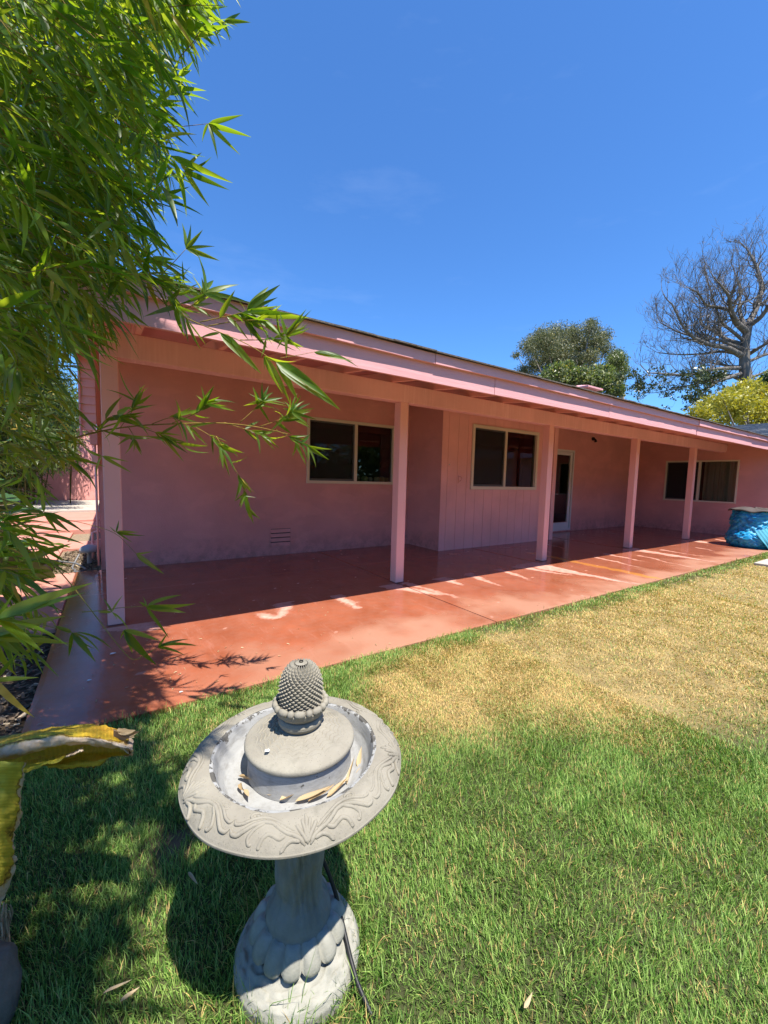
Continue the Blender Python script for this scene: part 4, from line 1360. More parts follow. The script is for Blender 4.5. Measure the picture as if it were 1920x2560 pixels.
# leafy mass in view
cnt = 0
while cnt < 1550:
    u, v = rng.uniform(-60, 570), rng.uniform(-60, 985)
    if not inside(u, v): continue
    # distance to the right outline decides how thick it is
    edge = 0
    for du in (40, 90, 150, 220):
        if inside(u + du, v): edge += 1
    if rng.random() > (0.30, 0.50, 0.72, 0.92, 1.0)[edge]: continue
    d = rng.uniform(1.55, 2.9) if rng.random() < 0.85 else rng.uniform(1.2, 1.6)
    tip = at(u, v, d)
    slope = rng.normal(0.45, 0.38)
    dr = IMG_R * rng.uniform(0.55, 1.0) + IMG_D * slope + IMG_F * rng.normal(0.0, 0.45)
    spray(tip, dr, int(rng.integers(5, 9)), rng.uniform(0.11, 0.185), 0.7, rng.uniform(0.12, 0.28))
    cnt += 1
# canopy overhead, out of the picture, that shades the lawn
cnt = 0
while cnt < 420:
    p = np.array([rng.uniform(-1.3, 0.16), rng.uniform(-0.5, 1.5), rng.uniform(2.1, 3.9)])
    if p[0] > -0.05 and rng.random() < 0.6: continue
    q = project(p)
    if q[2] > 0.05 and -200 < q[0] < 2100 and -150 < q[1] < 2700: continue
    if np.linalg.norm(p - EYE) < 0.7: continue
    spray(p, (rng.uniform(0.1, 1), rng.normal(-0.1, 0.5), rng.normal(-0.4, 0.3)), 7, 0.15, 0.7, 0.25)
    cnt += 1


cnt = 0
while cnt < 880:          # the high crown above the picture, shading the mass below it
    p = np.array([rng.uniform(-1.7, 0.40), rng.uniform(0.2, 3.2), rng.uniform(3.0, 5.6)])
    q = project(p)
    if q[2] > 0.05 and -150 < q[0] < 2100 and -120 < q[1] < 2700: continue
    spray(p, (rng.uniform(0.1, 1), rng.normal(-0.1, 0.5), rng.normal(-0.4, 0.3)), 7, 0.16, 0.7, 0.25)
    cnt += 1


SH = np.array([(0, 1900), (200, 1830), (330, 1770), (360, 1850), (410, 1950), (445, 2050), (450, 2190), (330, 2260), (230, 2340), (150, 2450), (140, 2570), (-200, 2570), (-200, 1900)], float)
cnt = 0
while cnt < 640:          # sprays whose shade falls on the lawn left of the fountain
    u, v = rng.uniform(-200, 450), rng.uniform(1770, 2570)
    if not inside(u, v, SH): continue
    gp = at(u, v, 1.0); gp = EYE + (gp - EYE) * (-1.3 / (gp[2] - 1.3))
    h_ = rng.uniform(2.3, 4.6)
    p = gp + np.array([0.03, -0.41, 1.0]) * h_
    q = project(p)
    if q[2] > 0.05 and -150 < q[0] < 2100 and -150 < q[1] < 2700: continue
    spray(p, (rng.uniform(-0.2, 1), rng.normal(-0.1, 0.5), rng.normal(-0.2, 0.2)), 7, 0.15, 0.8, 0.2)
    cnt += 1


def cane(path, r0=0.004, r1=0.0015, name=None):
    P = np.array([at(*p) for p in path])
    t = np.linspace(0, len(P) - 1, (len(P) - 1) * 5 + 1)
    Q = np.stack([np.interp(t, range(len(P)), P[:, i]) for i in range(3)], 1)
    for _ in range(3): Q[1:-1] = (Q[:-2] + 2 * Q[1:-1] + Q[2:]) / 4
    MB().tube(Q, np.linspace(r0, r1, len(Q)), 6).build('branch', M['cane'], bamboo, True)
    return Q


def fan(u, v, d, tips, size=None):
    """leaves from one node to picture points (tip u, v, depth offset)"""
    p = at(u, v, d)
    for (tu, tv, *dd) in tips:
        q = at(tu, tv, d + (dd[0] if dd else rng.normal(0, 0.03)))
        L_ = np.linalg.norm(q - p)
        add_leaf(p, q - p, L_ * 1.03, face_roll(p, q - p, 0.6))


def sprig(path, d0, d1, n, size, ang=(0.2, 0.5)):
    """leafy twig along picture points with small fans"""
    m = len(path)
    pts = [(u, v, d0 + (d1 - d0) * i / max(1, m - 1)) for i, (u, v) in enumerate(path)]
    cane(pts, 0.0022, 0.001)
    P = np.array([at(*p) for p in pts])
    for i in range(int(n * 1.5)):
        t = rng.uniform(0.35, 1.0) * (m - 1)
        k = min(int(t), m - 2); f = t - k
        p = P[k] * (1 - f) + P[k + 1] * f
        dr = P[k + 1] - P[k]; dr = dr / np.linalg.norm(dr)
        dd = dr + rng.normal(0, 0.55, 3) + IMG_D * rng.uniform(-0.1, 0.45)
        add_leaf(p, dd, size * rng.uniform(0.65, 1.2), face_roll(p, dd, 0.8))


# long lower branch with bright tips
D1 = 2.15
cane([(-40, 1145, D1 + .15), (120, 1112, D1 + .1), (260, 1075, D1 + .05), (359, 1062, D1), (550, 1056, D1), (640, 1066, D1), (720, 1085, D1)], 0.0055, 0.0018)
for (pth, n, s) in (([(600, 1056), (640, 1020), (657, 1000)], 9, .13), ([(650, 1066), (700, 1050), (727, 1030)], 11, .13), ([(690, 1075), (730, 1095), (765, 1115)], 11, .14), ([(560, 1056), (620, 1075), (690, 1100)], 9, .12),
                    ([(430, 1058), (490, 1035), (515, 1005)], 8, .14), ([(300, 1070), (330, 1030), (345, 1000)], 8, .16), ([(340, 1064), (400, 1085), (470, 1120)], 9, .15), ([(470, 1058), (530, 1090), (560, 1130)], 8, .14),
                    ([(540, 1090), (575, 1150), (608, 1210), (615, 1275)], 12, .12), ([(320, 1066), (335, 1090), (340, 1110)], 5, .09), ([(200, 1090), (250, 1075), (300, 1085)], 6, .17), ([(240, 1080), (270, 1040), (330, 1035)], 7, .17), ([(380, 1060), (430, 1040), (480, 1070)], 8, .15)):
    sprig(pth, D1, D1 + rng.normal(0, .08), n, s)
fan(657, 1003, D1, [(653, 955), (672, 962), (620, 985), (612, 1000), (708, 992), (716, 1018), (690, 1000), (610, 1012)])
fan(729, 1030, D1, [(712, 985), (733, 978), (746, 1000), (757, 990), (785, 1022), (790, 1050), (770, 1060), (700, 1010)])
fan(768, 1115, D1, [(830, 1130), (820, 1150), (800, 1165), (775, 1150), (790, 1120), (815, 1118)])
fan(613, 1240, D1, [(620, 1300), (600, 1270), (640, 1245), (632, 1310), (595, 1245)])
fan(515, 1010, D1, [(505, 965), (525, 970), (548, 1000), (588, 1030), (490, 985), (555, 1020)])
# upper arching branch
D2 = 1.65
cane([(100, 420, D2 + .25), (191, 486, D2 + .2), (280, 600, D2 + .1), (347, 703, D2), (450, 790, D2), (555, 833, D2 - .03), (620, 860, D2 - .05), (690, 905, D2 - .05), (760, 960, D2 - .05), (800, 985, D2 - .05)], 0.0035, 0.001)
for (pth, n, s) in (([(440, 780), (490, 760), (509, 725)], 8, .13), ([(500, 805), (570, 790), (613, 780)], 10, .13), ([(520, 815), (600, 800), (680, 800)], 7, .12), ([(600, 850), (660, 850), (712, 842)], 10, .12), ([(360, 715), (420, 740), (470, 800)], 8, .14), ([(300, 640), (380, 690), (440, 720)], 8, .15), ([(420, 770), (450, 730), (463, 690)], 5, .1)):
    sprig(pth, D2, D2 + rng.normal(0, .06), n, s)
fan(511, 735, D2, [(520, 625), (505, 690), (598, 698), (600, 760), (450, 770), (615, 735), (480, 690)])
fan(617, 775, D2, [(680, 705), (700, 710), (705, 740), (770, 800), (720, 790), (625, 840), (650, 800)])
fan(715, 838, D2, [(760, 800), (770, 815), (700, 780), (740, 790), (750, 880), (785, 830), (690, 870), (715, 890), (780, 780), (765, 775)])
fan(660, 890, D2 - .05, [(700, 985, 0), (738, 1000, 0.02), (660, 925, 0), (695, 905, 0), (740, 925, .05)])
fan(690, 905, D2 - .05, [(850, 1014, 0), (750, 1000, 0.04), (820, 990, 0)])
fan(785, 880, D2, [(897, 879, 0), (880, 905, 0.02), (815, 890, 0.05)])
cane([(700, 895, D2 - .05), (745, 888, D2), (785, 880, D2)], 0.0012, 0.0008)
fan(550, 832, D2 - .03, [(650, 925, 0), (645, 912, 0.03), (490, 840, 0), (600, 870, 0)])
# sprigs standing out against the sky
cane([(300, 318, 1.9), (420, 318, 1.9), (470, 315, 1.9), (521, 309, 1.9)], 0.002, 0.0009)
fan(521, 309, 1.9, [(605, 287, 0), (628, 338, 0), (585, 375, 0), (547, 380, 0), (500, 355, .05), (550, 318, .02), (540, 300, .03)])
cane([(300, 470, 1.8), (400, 440, 1.8), (463, 428, 1.8)], 0.002, 0.0009)
fan(463, 428, 1.8, [(502, 365, 0), (446, 385, .03), (560, 470, 0), (510, 505, 0), (540, 410, .03), (450, 470, 0)])
cane([(400, 690, 1.7), (440, 650, 1.7), (465, 622, 1.7)], 0.0018, 0.0008)
fan(465, 622, 1.7, [(465, 545, 0), (482, 560, .02), (508, 575, 0), (532, 608, 0), (548, 650, .03), (500, 640, 0)])
fan(560, 55, 1.7, [(625, 52, 0), (610, 30, .02), (575, 100, .01), (540, 90, 0), (500, 40, 0), (600, 60, .03)])
cane([(380, 30, 1.75), (470, 55, 1.7), (560, 55, 1.7)], 0.002, 0.0009)
fan(470, 60, 1.7, [(545, 115, 0), (495, 112, 0), (460, -10, 0.02), (485, -20, 0), (430, 100, 0)])
# low sprigs over the patio corner
D3 = 1.25
cane([(70, 1330, D3 + .05), (120, 1395, D3), (183, 1466, D3), (289, 1606, D3), (333, 1657, D3), (390, 1620, D3)], 0.0022, 0.001)
cane([(205, 1530, D3), (270, 1525, D3), (289, 1520, D3), (366, 1515, D3)], 0.0015, 0.0008)
fan(366, 1517, D3, [(445, 1478, 0), (477, 1522, 0), (460, 1528, .01), (425, 1590, 0), (345, 1500, .02), (360, 1490, 0)])
fan(280, 1530, D3, [(258, 1492, 0), (298, 1488, 0), (300, 1550, .02), (335, 1565, .01), (240, 1530, 0)])
fan(310, 1575, D3, [(298, 1605, 0), (335, 1633, 0), (385, 1668, .01), (400, 1598, .02), (325, 1580, .04)])
fan(395, 1618, D3, [(420, 1580, 0), (490, 1600, .01), (460, 1622, 0), (415, 1625, .02), (465, 1585, .03)])
fan(180, 1582, D3, [(172, 1650, 0), (240, 1652, 0), (230, 1630, .02), (290, 1580, .01), (130, 1560, 0), (265, 1602, .02)])
cane([(20, 1540, D3), (100, 1560, D3), (180, 1582, D3)], 0.002, 0.001)
fan(290, 1330, 1.45, [(350, 1345, 0), (330, 1358, 0), (300, 1300, .01), (272, 1316, 0), (345, 1330, .02)])
fan(340, 1384, 1.45, [(378, 1384, 0), (400, 1420, 0), (405, 1436, .01)])
cane([(110, 1290, 1.45), (200, 1305, 1.45), (290, 1330, 1.45), (340, 1384, 1.45)], 0.0012, 0.0007)
# big bright leaves at the left edge, close by
D4 = 0.95
fan(-10, 1548, D4, [(190, 1455, 0), (215, 1490, .02), (180, 1560, 0), (112, 1622, -.02), (95, 1615, .03), (30, 1490, 0)])
fan(-15, 1700, D4, [(98, 1697, 0), (62, 1800, -.02), (40, 1640, 0)])
fan(-20, 1590, 1.1, [(140, 1530, 0), (120, 1585, .02), (150, 1600, 0), (60, 1640, .01), (30, 1700, .02)])
fan(110, 1280, 1.2, [(104, 1220, 0), (210, 1310, 0), (175, 1330, 0.01), (20, 1270, 0), (150, 1340, .02), (60, 1300, 0), (0, 1250, .02)])
fan(60, 1400, 1.3, [(165, 1360, 0), (180, 1420, 0), (100, 1440, .01), (-10, 1370, 0)])
cane([(-40, 1230, 1.2), (40, 1260, 1.2), (110, 1280, 1.2)], 0.0025, 0.0012)
fan(255, 1140, 1.6, [(310, 1150, 0), (330, 1180, .02), (225, 1190, .01), (180, 1120, 0)])
for _ in range(64):          # sparser foliage below the main mass
    u, v = rng.uniform(-40, 190), rng.uniform(900, 1180)
    spray(at(u, v, rng.uniform(1.6, 2.4)), IMG_R + IMG_D * rng.normal(0.35, 0.3) + IMG_F * rng.normal(0, .4), 5, 0.13, 0.6, 0.2)
for _ in range(40):
    u, v = rng.uniform(-40, 110), rng.uniform(1180, 1640)
    spray(at(u, v, rng.uniform(1.1, 1.7)), IMG_R + IMG_D * rng.normal(0.2, 0.4) + IMG_F * rng.normal(0, .4), 5, 0.13, 0.6, 0.15)
# leaf hanging in from above
cane([(700, -420, 1.5), (780, -200, 1.5), (822, -2, 1.5)], 0.0015, 0.0007)
fan(818, -4, 1.5, [(856, 70, 0), (868, 18, 0.02), (862, 52, 0.01)])
for k in (0, -1, -2):
    pass


def place_leaves(root, leaves, mat, top=300):
    O_ = np.array([l[0] for l in leaves]); Ls = np.array([l[2] for l in leaves])
    q = project(O_)
    vis = (q[:, 2] > 0.1) & (q[:, 0] > -80) & (q[:, 0] < 1990) & (q[:, 1] > -60) & (q[:, 1] < 2600)
    size = np.where(vis, Ls / np.maximum(q[:, 2], 0.1), 0) - 0.02 * q[:, 2] * vis
    order = np.argsort(-size)
    single = set(order[:top].tolist())
    meshes = []
    for (V, F) in VAR:
        me = bpy.data.meshes.new('leaf')
        me.from_pydata(V.tolist(), [], F); me.materials.append(mat)
        me.polygons.foreach_set('use_smooth', np.ones(len(F), bool))
        meshes.append(me)
    rl = np.array(wloc(root))
    allV, allF, R_, n0 = [], [], [], 0
    for i, (p, B, L_, v) in enumerate(leaves):
        if i in single:
            o = bpy.data.objects.new('leaf', meshes[v])
            COL.objects.link(o); o.parent = root
            m = Matrix.Identity(4)
            for r_ in range(3):
                for c_ in range(3): m[r_][c_] = B[r_][c_] * L_
                m[r_][3] = p[r_] - rl[r_]
            o.matrix_basis = m
        else:
            V, F = VAR[v]
            allV.append((V * L_) @ B.T + p); allF += [tuple(k + n0 for k in f) for f in F]
            R_.append(np.full(len(V), rng.random())); n0 += len(V)
    o = mk('foliage', np.concatenate(allV), allF, mat, root, True, {'rnd': np.concatenate(R_)})
    tag(o, kind='stuff')


place_leaves(bamboo, LEAVES, M['bamboo_leaf'])
twigs.build('twigs', M['twig'], bamboo)['kind'] = 'stuff'


# ------------------------------------------------------------------ banana plant with a dying leaf at the left edge
banana = empty('banana_plant', (-0.75, 1.35, -0.05), 'banana plant with a torn yellowing leaf drooping into the lower left', 'plant')


def m_banana():
    t = NT('dying_banana_leaf')
    k = t.attr('dead')
    n = t.noise(22, 6, 0.7); s = t.noise(70, 4, 0.6, stretch=(1, 1, 1))
    c = t.ramp(t.noise(5, 5, 0.6), [(0.3, (0.42, 0.40, 0.04)), (0.5, (0.68, 0.46, 0.04)), (0.7, (0.70, 0.36, 0.035))])
    c = t.mix(t.math('MULTIPLY', t.attr('green'), 0.8), c, (0.36, 0.40, 0.05))
    wv = t.n('TexWave', wave_type='BANDS', bands_direction='X'); cx = t.n('CombineXYZ'); t.l(t.attr('vv'), cx.inputs[0]); t.l(t.math('MULTIPLY', t.attr('uu'), 0.25), cx.inputs[1]); t.l(cx.outputs[0], wv.inputs['Vector']); wv.inputs['Scale'].default_value = 13.0; wv.inputs['Distortion'].default_value = 3.0; wv.inputs['Detail'].default_value = 3.0; wv.inputs['Detail Scale'].default_value = 2.0
    c = t.mix(t.math('MULTIPLY', wv.outputs['Fac'], 0.22), c, (0.16, 0.17, 0.02))
    c = t.mix(t.ramp(t.noise(55, 5, 0.7), [(0.60, 0.0), (0.72, 0.75)]), c, (0.20, 0.075, 0.02))
    kk = t.math('ADD', k, t.math('MULTIPLY', t.math('SUBTRACT', n, 0.5), 0.45))
    c = t.mix(t.ramp(kk, [(0.36, 0.0), (0.42, 0.9), (0.50, 0.0)]), c, (0.11, 0.035, 0.012))
    dead = t.mix(t.ramp(t.noise(40, 6, 0.7), [(0.35, 0.0), (0.7, 1.0)]), (0.52, 0.38, 0.25), (0.66, 0.55, 0.43))
    c = t.mix(t.ramp(kk, [(0.44, 0.0), (0.52, 1.0)]), c, dead)
    p = t.bsdf(c, 0.55, t.bump(t.math('ADD', t.math('MULTIPLY', wv.outputs['Fac'], 0.5), n), 0.35, 0.003), 0.3)
    tr = t.n('BsdfTranslucent'); t.l(c, tr.inputs[0])
    mx = t.n('MixShader'); mx.inputs[0].default_value = 0.25
    t.l(p, mx.inputs[1]); t.l(tr.outputs[0], mx.inputs[2])
    return t.done(mx.outputs[0])


M['banana'] = m_banana()


def sheet(name, rows, dead, green, parent, sub=7, rough=0.004, flap=False):
    """surface through rows of (u, v, depth) picture points: real depth, both sides seen"""
    R0 = [np.array([at(*p) for p in r]) for r in rows]
    nv0 = len(R0[0]); nu0 = len(R0)
    T = np.array(R0)                                  # nu0, nv0, 3
    D_ = np.array(dead, float); G_ = np.array(green, float)
    def up(A, ax, n):
        x = np.arange(A.shape[ax]); xi = np.linspace(0, A.shape[ax] - 1, n)
        return np.apply_along_axis(lambda y: np.interp(xi, x, y), ax, A)
    nu, nv = (nu0 - 1) * sub + 1, (nv0 - 1) * sub + 1
    T = up(up(T, 0, nu), 1, nv)
    for _ in range(6):
        T[1:-1] = (T[:-2] + 2 * T[1:-1] + T[2:]) / 4; T[:, 1:-1] = (T[:, :-2] + 2 * T[:, 1:-1] + T[:, 2:]) / 4
    Dd = up(up(D_, 0, nu), 1, nv); Gg = up(up(G_, 0, nu), 1, nv)
    nrm = np.cross(np.gradient(T, axis=0), np.gradient(T, axis=1)); nrm /= np.linalg.norm(nrm, axis=2)[..., None] + 1e-12
    U, Vv = np.meshgrid(np.linspace(0, 1, nu), np.linspace(0, 1, nv), indexing='ij')
    w = (fbm(U * 3, Vv * 9, 3, 17) - 0.5) * rough * 3 + np.sin(Vv * 90 + U * 4) * rough * 0.12
    T = T + nrm * w[..., None]
    ed = np.clip((U - 0.6) / 0.4, 0, 1) ** 2
    T = T + ed[..., None] * (((fbm(Vv * 6, U * 0, 1, 23) - 0.5) * rough * 2.6)[..., None] * (IMG_R if flap else IMG_D) + ((fbm(Vv * 8, U * 0, 1, 29) - 0.5) * rough * 4)[..., None] * IMG_F)
    return mk(name, T.reshape(-1, 3), grid_faces(nu, nv), M['banana'], parent, True, {'dead': Dd.ravel(), 'green': Gg.ravel(), 'uu': U.ravel(), 'vv': Vv.ravel()})


# upper lobe: yellow back, dried margin curled forward and under
us = [-60, 20, 90, 160, 225, 280, 318, 332]
rowA = [(u, v, 1.16) for u, v in zip(us, (1862, 1842, 1825, 1815, 1812, 1816, 1836, 1850))]
rowB = [(u, v, 1.08) for u, v in zip(us, (1868, 1850, 1838, 1830, 1830, 1838, 1858, 1866))]
rowC = [(u, v, 1.05) for u, v in zip(us, (1880, 1862, 1848, 1840, 1842, 1852, 1868, 1874))]
rowD = [(u, v, 1.05) for u, v in zip(us, (1908, 1895, 1875, 1860, 1856, 1862, 1872, 1876))]
rowE = [(u, v, 1.09) for u, v in zip(us, (1915, 1898, 1878, 1862, 1860, 1868, 1878, 1878))]
sheet('leaf_blade', [rowA, rowB, rowC, rowD, rowE], [[.1] * 5 + [.15, .3, .9], [.15] * 5 + [.2, .35, .9], [.42, .45, .55, .45, .40, .45, .6, 1], [.9] * 6 + [1, 1], [.9] * 8], [[0.1] * 8, [0.05] * 8, [0] * 8, [0] * 8, [0] * 8], banana)
# hollow behind, then the lower lobes
rowA = [(u, v, 1.15) for u, v in zip(us, (1888, 1870, 1850, 1840, 1836, 1845, 1855, 1862))]
rowB = [(u, v, 1.20) for u, v in zip(us, (1930, 1915, 1900, 1890, 1880, 1880, 1885, 1885))]
rowC = [(u, v, 1.13) for u, v in zip(us, (1960, 1935, 1918, 1908, 1900, 1893, 1890, 1888))]
sheet('leaf_blade', [rowA, rowB, rowC], [[.1] * 6 + [.4, .5]] * 2 + [[.1] * 6 + [.5, .5]], [[0.5] * 8] * 3, banana)
us2 = [-60, 10, 60, 110, 150, 180, 208]
rowA = [(u, v, 1.12) for u, v in zip(us2, (1935, 1915, 1902, 1895, 1890, 1880, 1869))]
rowB = [(u, v, 1.06) for u, v in zip(us2, (1960, 1935, 1920, 1905, 1896, 1885, 1873))]
rowC = [(u, v, 1.05) for u, v in zip(us2, (1990, 1955, 1933, 1915, 1900, 1888, 1876))]
sheet('leaf_blade', [rowA, rowB, rowC], [[.15] * 5 + [.6, .9], [.15] * 5 + [.6, .9], [.3, .5, .45, .3, .35, .7, 1]], [[0.3] * 7] * 3, banana)
us3 = [120, 160, 200, 235, 262, 272]
rowA = [(u, v, 1.15) for u, v in zip(us3, (1906, 1900, 1893, 1889, 1888, 1890))]
rowB = [(u, v, 1.12) for u, v in zip(us3, (1914, 1913, 1910, 1905, 1898, 1893))]
rowC = [(u, v, 1.13) for u, v in zip(us3, (1918, 1920, 1921, 1918, 1908, 1896))]
sheet('leaf_blade', [rowA, rowB, rowC], [[.1] * 6, [.2] * 6, [.4, .4, .45, .42, .4, .5]], [[0.6] * 6] * 3, banana)
# blade hanging down the left edge
vs = [1905, 1960, 2020, 2080, 2140, 2200, 2260]
right = [70, 52, 55, 38, 40, 28, 2]
rowA = [(-150, v + 10, 1.02) for v in vs]
rowB = [(-70, v + 5, 0.98) for v in vs]
rowC = [(u * 0.35 - 10, v, 0.99) for u, v in zip(right, vs)]
rowD = [(u - 6, v, 1.03) for u, v in zip(right, vs)]
rowE = [(u, v + 4, 1.05) for u, v in zip(right, vs)]
sheet('leaf_blade', [rowA, rowB, rowC, rowD, rowE], [[.05] * 7, [.05] * 7, [.1, .1, .05, .3, .1, .3, .6], [.35, .42, .3, .42, .35, .45, .9], [.9, 1, .6, .9, .6, .9, 1]], [[.7] * 7, [.7] * 7, [.7, .6, .6, .4, .3, .2, 0], [.5, .4, .6, .4, .2, .1, 0], [0] * 7], banana, 9, 0.006, True)
# curled dry tip
for (pu, pv, qu, qv, w) in ((285, 1822, 338, 1838, .030), (298, 1820, 336, 1826, .022), (305, 1842, 330, 1868, .018), (292, 1830, 334, 1846, .020)):
    p_, q_ = at(pu, pv, 1.10), at(qu, qv, 1.10 + rng.normal(0, .015))
    V, F = leaf_shape(np.linalg.norm(q_ - p_) * 1.05, w, rng.uniform(-.3, .4), 1.3, rng.uniform(-1.5, 1.5), 9, 0.9)
    mk('leaf_tip', V @ basis(q_ - p_, rng.uniform(0, 3)).T + p_, F, M['dry_leaf'], banana, True, {'rnd': np.full(len(V), rng.uniform(.1, .8))})
# stalk and stem of the plant
st = [np.array([-0.75, 1.35, -0.08]), np.array([-0.72, 1.36, 0.35]), np.array([-0.62, 1.40, 0.72]), at(-140, 1870, 1.2), at(-20, 1850, 1.2), at(120, 1826, 1.17), at(280, 1826, 1.13)]
b = MB(); t_ = np.linspace(0, 6, 40); Q = np.stack([np.interp(t_, range(7), [p[i] for p in st]) for i in range(3)], 1)
for _ in range(5): Q[1:-1] = (Q[:-2] + 2 * Q[1:-1] + Q[2:]) / 4
b.tube(Q, np.interp(np.linspace(0, 1, 40), [0, .35, .6, 1], [0.055, 0.035, 0.008, 0.002]), 10)
b.build('stem', m_bark('banana_stem', (0.12, 0.10, 0.03), (0.34, 0.28, 0.10), 20), banana, True)
# fibrous dead sheath low on the left
b = MB()
for i in range(60):
    u0, v0 = rng.uniform(-40, 26), rng.uniform(2255, 2310)
    p0 = at(u0, v0, 1.12 + rng.normal(0, .02)); p1 = at(u0 + rng.normal(-6, 8), v0 + rng.uniform(40, 120), 1.1 + rng.normal(0, .03))
    b.tube([p0, (p0 + p1) / 2 + rng.normal(0, .004, 3), p1], [0.002, 0.003, 0.001], 4)
b.build('dead_sheath', M['dry_leaf'], banana)['kind'] = 'stuff'

# dark stone at the lower left corner
def stone(c, r, seed, name, mat, label, cat):
    nu, nv = 24, 36
    V = []
    for i in range(nu):
        th = math.pi * i / (nu - 1)
        for j in range(nv):
            ph = 2 * math.pi * j / nv
            d = np.array([math.sin(th) * math.cos(ph), math.sin(th) * math.sin(ph), math.cos(th)])
            k = 1 + 0.22 * (fbm(d[0] * 2 + seed, d[1] * 2 + d[2] * 1.3 + seed, 1.2, seed) - 0.5) + 0.06 * (fbm(d[0] * 7 + seed, d[1] * 7 + d[2] * 5, 1.0, seed + 3) - 0.5)
            V.append(np.array(c) + d * np.array(r) * k)
    return tag(mk(name, V, grid_faces(nu, nv, True), mat, None, True), label, cat)


sp = at(-85, 2500, 1.0); sp = EYE + (sp - EYE) * ((0.05 - 1.3) / (sp[2] - 1.3))
stone((sp[0], sp[1], 0.03), (0.10, 0.13, 0.10), 4, 'garden_stone', m_ground('slate_stone', (0.09, 0.085, 0.065), (0.20, 0.185, 0.15), 12, 0.4, 0.7), 'dark grey boulder in the grass at the lower left corner', 'stone')

# straw scraps on the lawn
for i, (u, v, u2, v2) in enumerate(((256, 2485, 330, 2455), (300, 2505, 350, 2470), (470, 2180, 495, 2215), (1310, 2520, 1330, 2480))):
    p0, p1 = at(u, v, 1.0), at(u2, v2, 1.0)
    p0 = EYE + (p0 - EYE) * ((0.012 - 1.3) / (p0[2] - 1.3)); p1 = EYE + (p1 - EYE) * ((0.016 - 1.3) / (p1[2] - 1.3))
    L_ = np.linalg.norm(p1 - p0)
    V, F = leaf_shape(L_, 0.010, -0.1, 0.7, 0.5, 9)
    tag(mk('dry_leaf', V @ basis(p1 - p0, rng.normal(0, .4)).T + p0, F, M['dry_leaf'], None, True, {'rnd': np.full(len(V), 0.3)}),
        ['long dry leaf on the lawn near the dark boulder', 'second dry leaf lying across the lawn beside the long one', 'small dry leaf in the shade left of the fountain', 'dry blade standing in the grass right of the fountain base'][i], 'dry leaf')
# white leaf flecks on the wet concrete
for i, (u, v, s) in enumerate(((274, 1636, .022), (217, 1702, .014), (448, 1731, .012))):
    p0 = at(u, v, 1.0); p0 = EYE + (p0 - EYE) * ((0.004 - 1.3) / (p0[2] - 1.3))
    V, F = leaf_shape(s * 1.8, s, -0.1, 0.4, 0.2, 6)
    tag(mk('petal_scrap', V + p0, F, M['white_frame'], None, True), ['largest pale petal scrap on the wet patio', 'pale petal scrap near the wet left strip of the patio', 'smallest pale petal scrap near the lawn edge'][i], 'petal')

# ------------------------------------------------------------------ broad leaved plants by the path
def big_leaf(root, base, tip, width, sag, parent_name='leaf', lobes=0, roll=0.0):
    base = np.array(base, float); tip = np.array(tip, float)
    L_ = np.linalg.norm(tip - base)
    nu, nv = 22, 11
    V = []
    B = basis(tip - base, roll)
    for i in range(nu):
        t = i / (nu - 1)
        w = width * 0.5 * math.sin(math.pi * (0.05 + 0.93 * t) ** 0.8) ** 0.7
        for j in range(nv):
            s = -1 + 2 * j / (nv - 1)
            ruff = 0.012 * math.sin(t * 42 + s * 2) * abs(s)
            V.append((L_ * t, s * w * (1 + 0.10 * math.sin(t * 23 + (3 if s > 0 else 0)) * abs(s) ** 3), 0.28 * abs(s) * w + ruff + sag * math.sin(math.pi * t) - 0.10 * L_ * t * t))
    V = np.array(V) @ B.T + base
    o = mk('leaf', V, grid_faces(nu, nv), M['big_leaf'], root, True, {'rnd': np.full(len(V), rng.random() * 0.8)})
    return o


pl = empty('broad_leaf_plant', (-1.35, 5.35, 0), 'low plant with broad ruffled dark leaves lying over the pink path', 'plant')
for (tip, w) in ((at(150, 1345, 5.6), .42), (at(130, 1440, 5.0), .48), (at(60, 1300, 5.8), .45), (at(10, 1250, 5.8), .45), (at(110, 1395, 5.2), .44), (at(95, 1385, 5.3), .40), (at(175, 1330, 6.0), .25), (at(20, 1440, 4.8), .40), (at(40, 1340, 5.8), .36)):
    big_leaf(pl, (-1.35, 5.35, 0.42), tip, w, 0.06, roll=rng.normal(0, .3))
for k in range(6):
    a = 2.2 + k * 0.7
    big_leaf(pl, (-1.35, 5.35, 0.1), (-1.35 + 0.8 * math.cos(a), 5.35 + 0.8 * math.sin(a), 0.9), .3, 0.1)
MB().tube([(-1.35, 5.35, -0.05), (-1.35, 5.35, 0.45)], [0.05, 0.03], 8).build('stem', M['bark'], pl)
pl3 = empty('broad_leaf_plant', (-1.75, 8.2, 0), 'tall dark broad leaved plant crowding the path in front of the far bamboo', 'plant')
for k in range(15):
    a = rng.uniform(-1.6, 1.6) if k < 10 else rng.uniform(0, 6.28)
    h_ = rng.uniform(0.5, 1.9); L_ = rng.uniform(0.5, 0.85)
    big_leaf(pl3, (-1.75, 8.2, h_ * 0.6), (-1.75 + L_ * math.cos(a), 8.2 + L_ * math.sin(a), h_), rng.uniform(.26, .40), 0.09, roll=rng.normal(0, .4))
MB().tube([(-1.75, 8.2, -0.05), (-1.72, 8.2, 0.6), (-1.75, 8.2, 1.2)], [0.05, 0.04, 0.02], 8).build('stem', M['bark'], pl3)
pl2 = empty('broad_leaf_plant', (-1.25, 4.15, -0.05), 'dark plant with long strap leaves hanging over the near end of the path', 'plant')
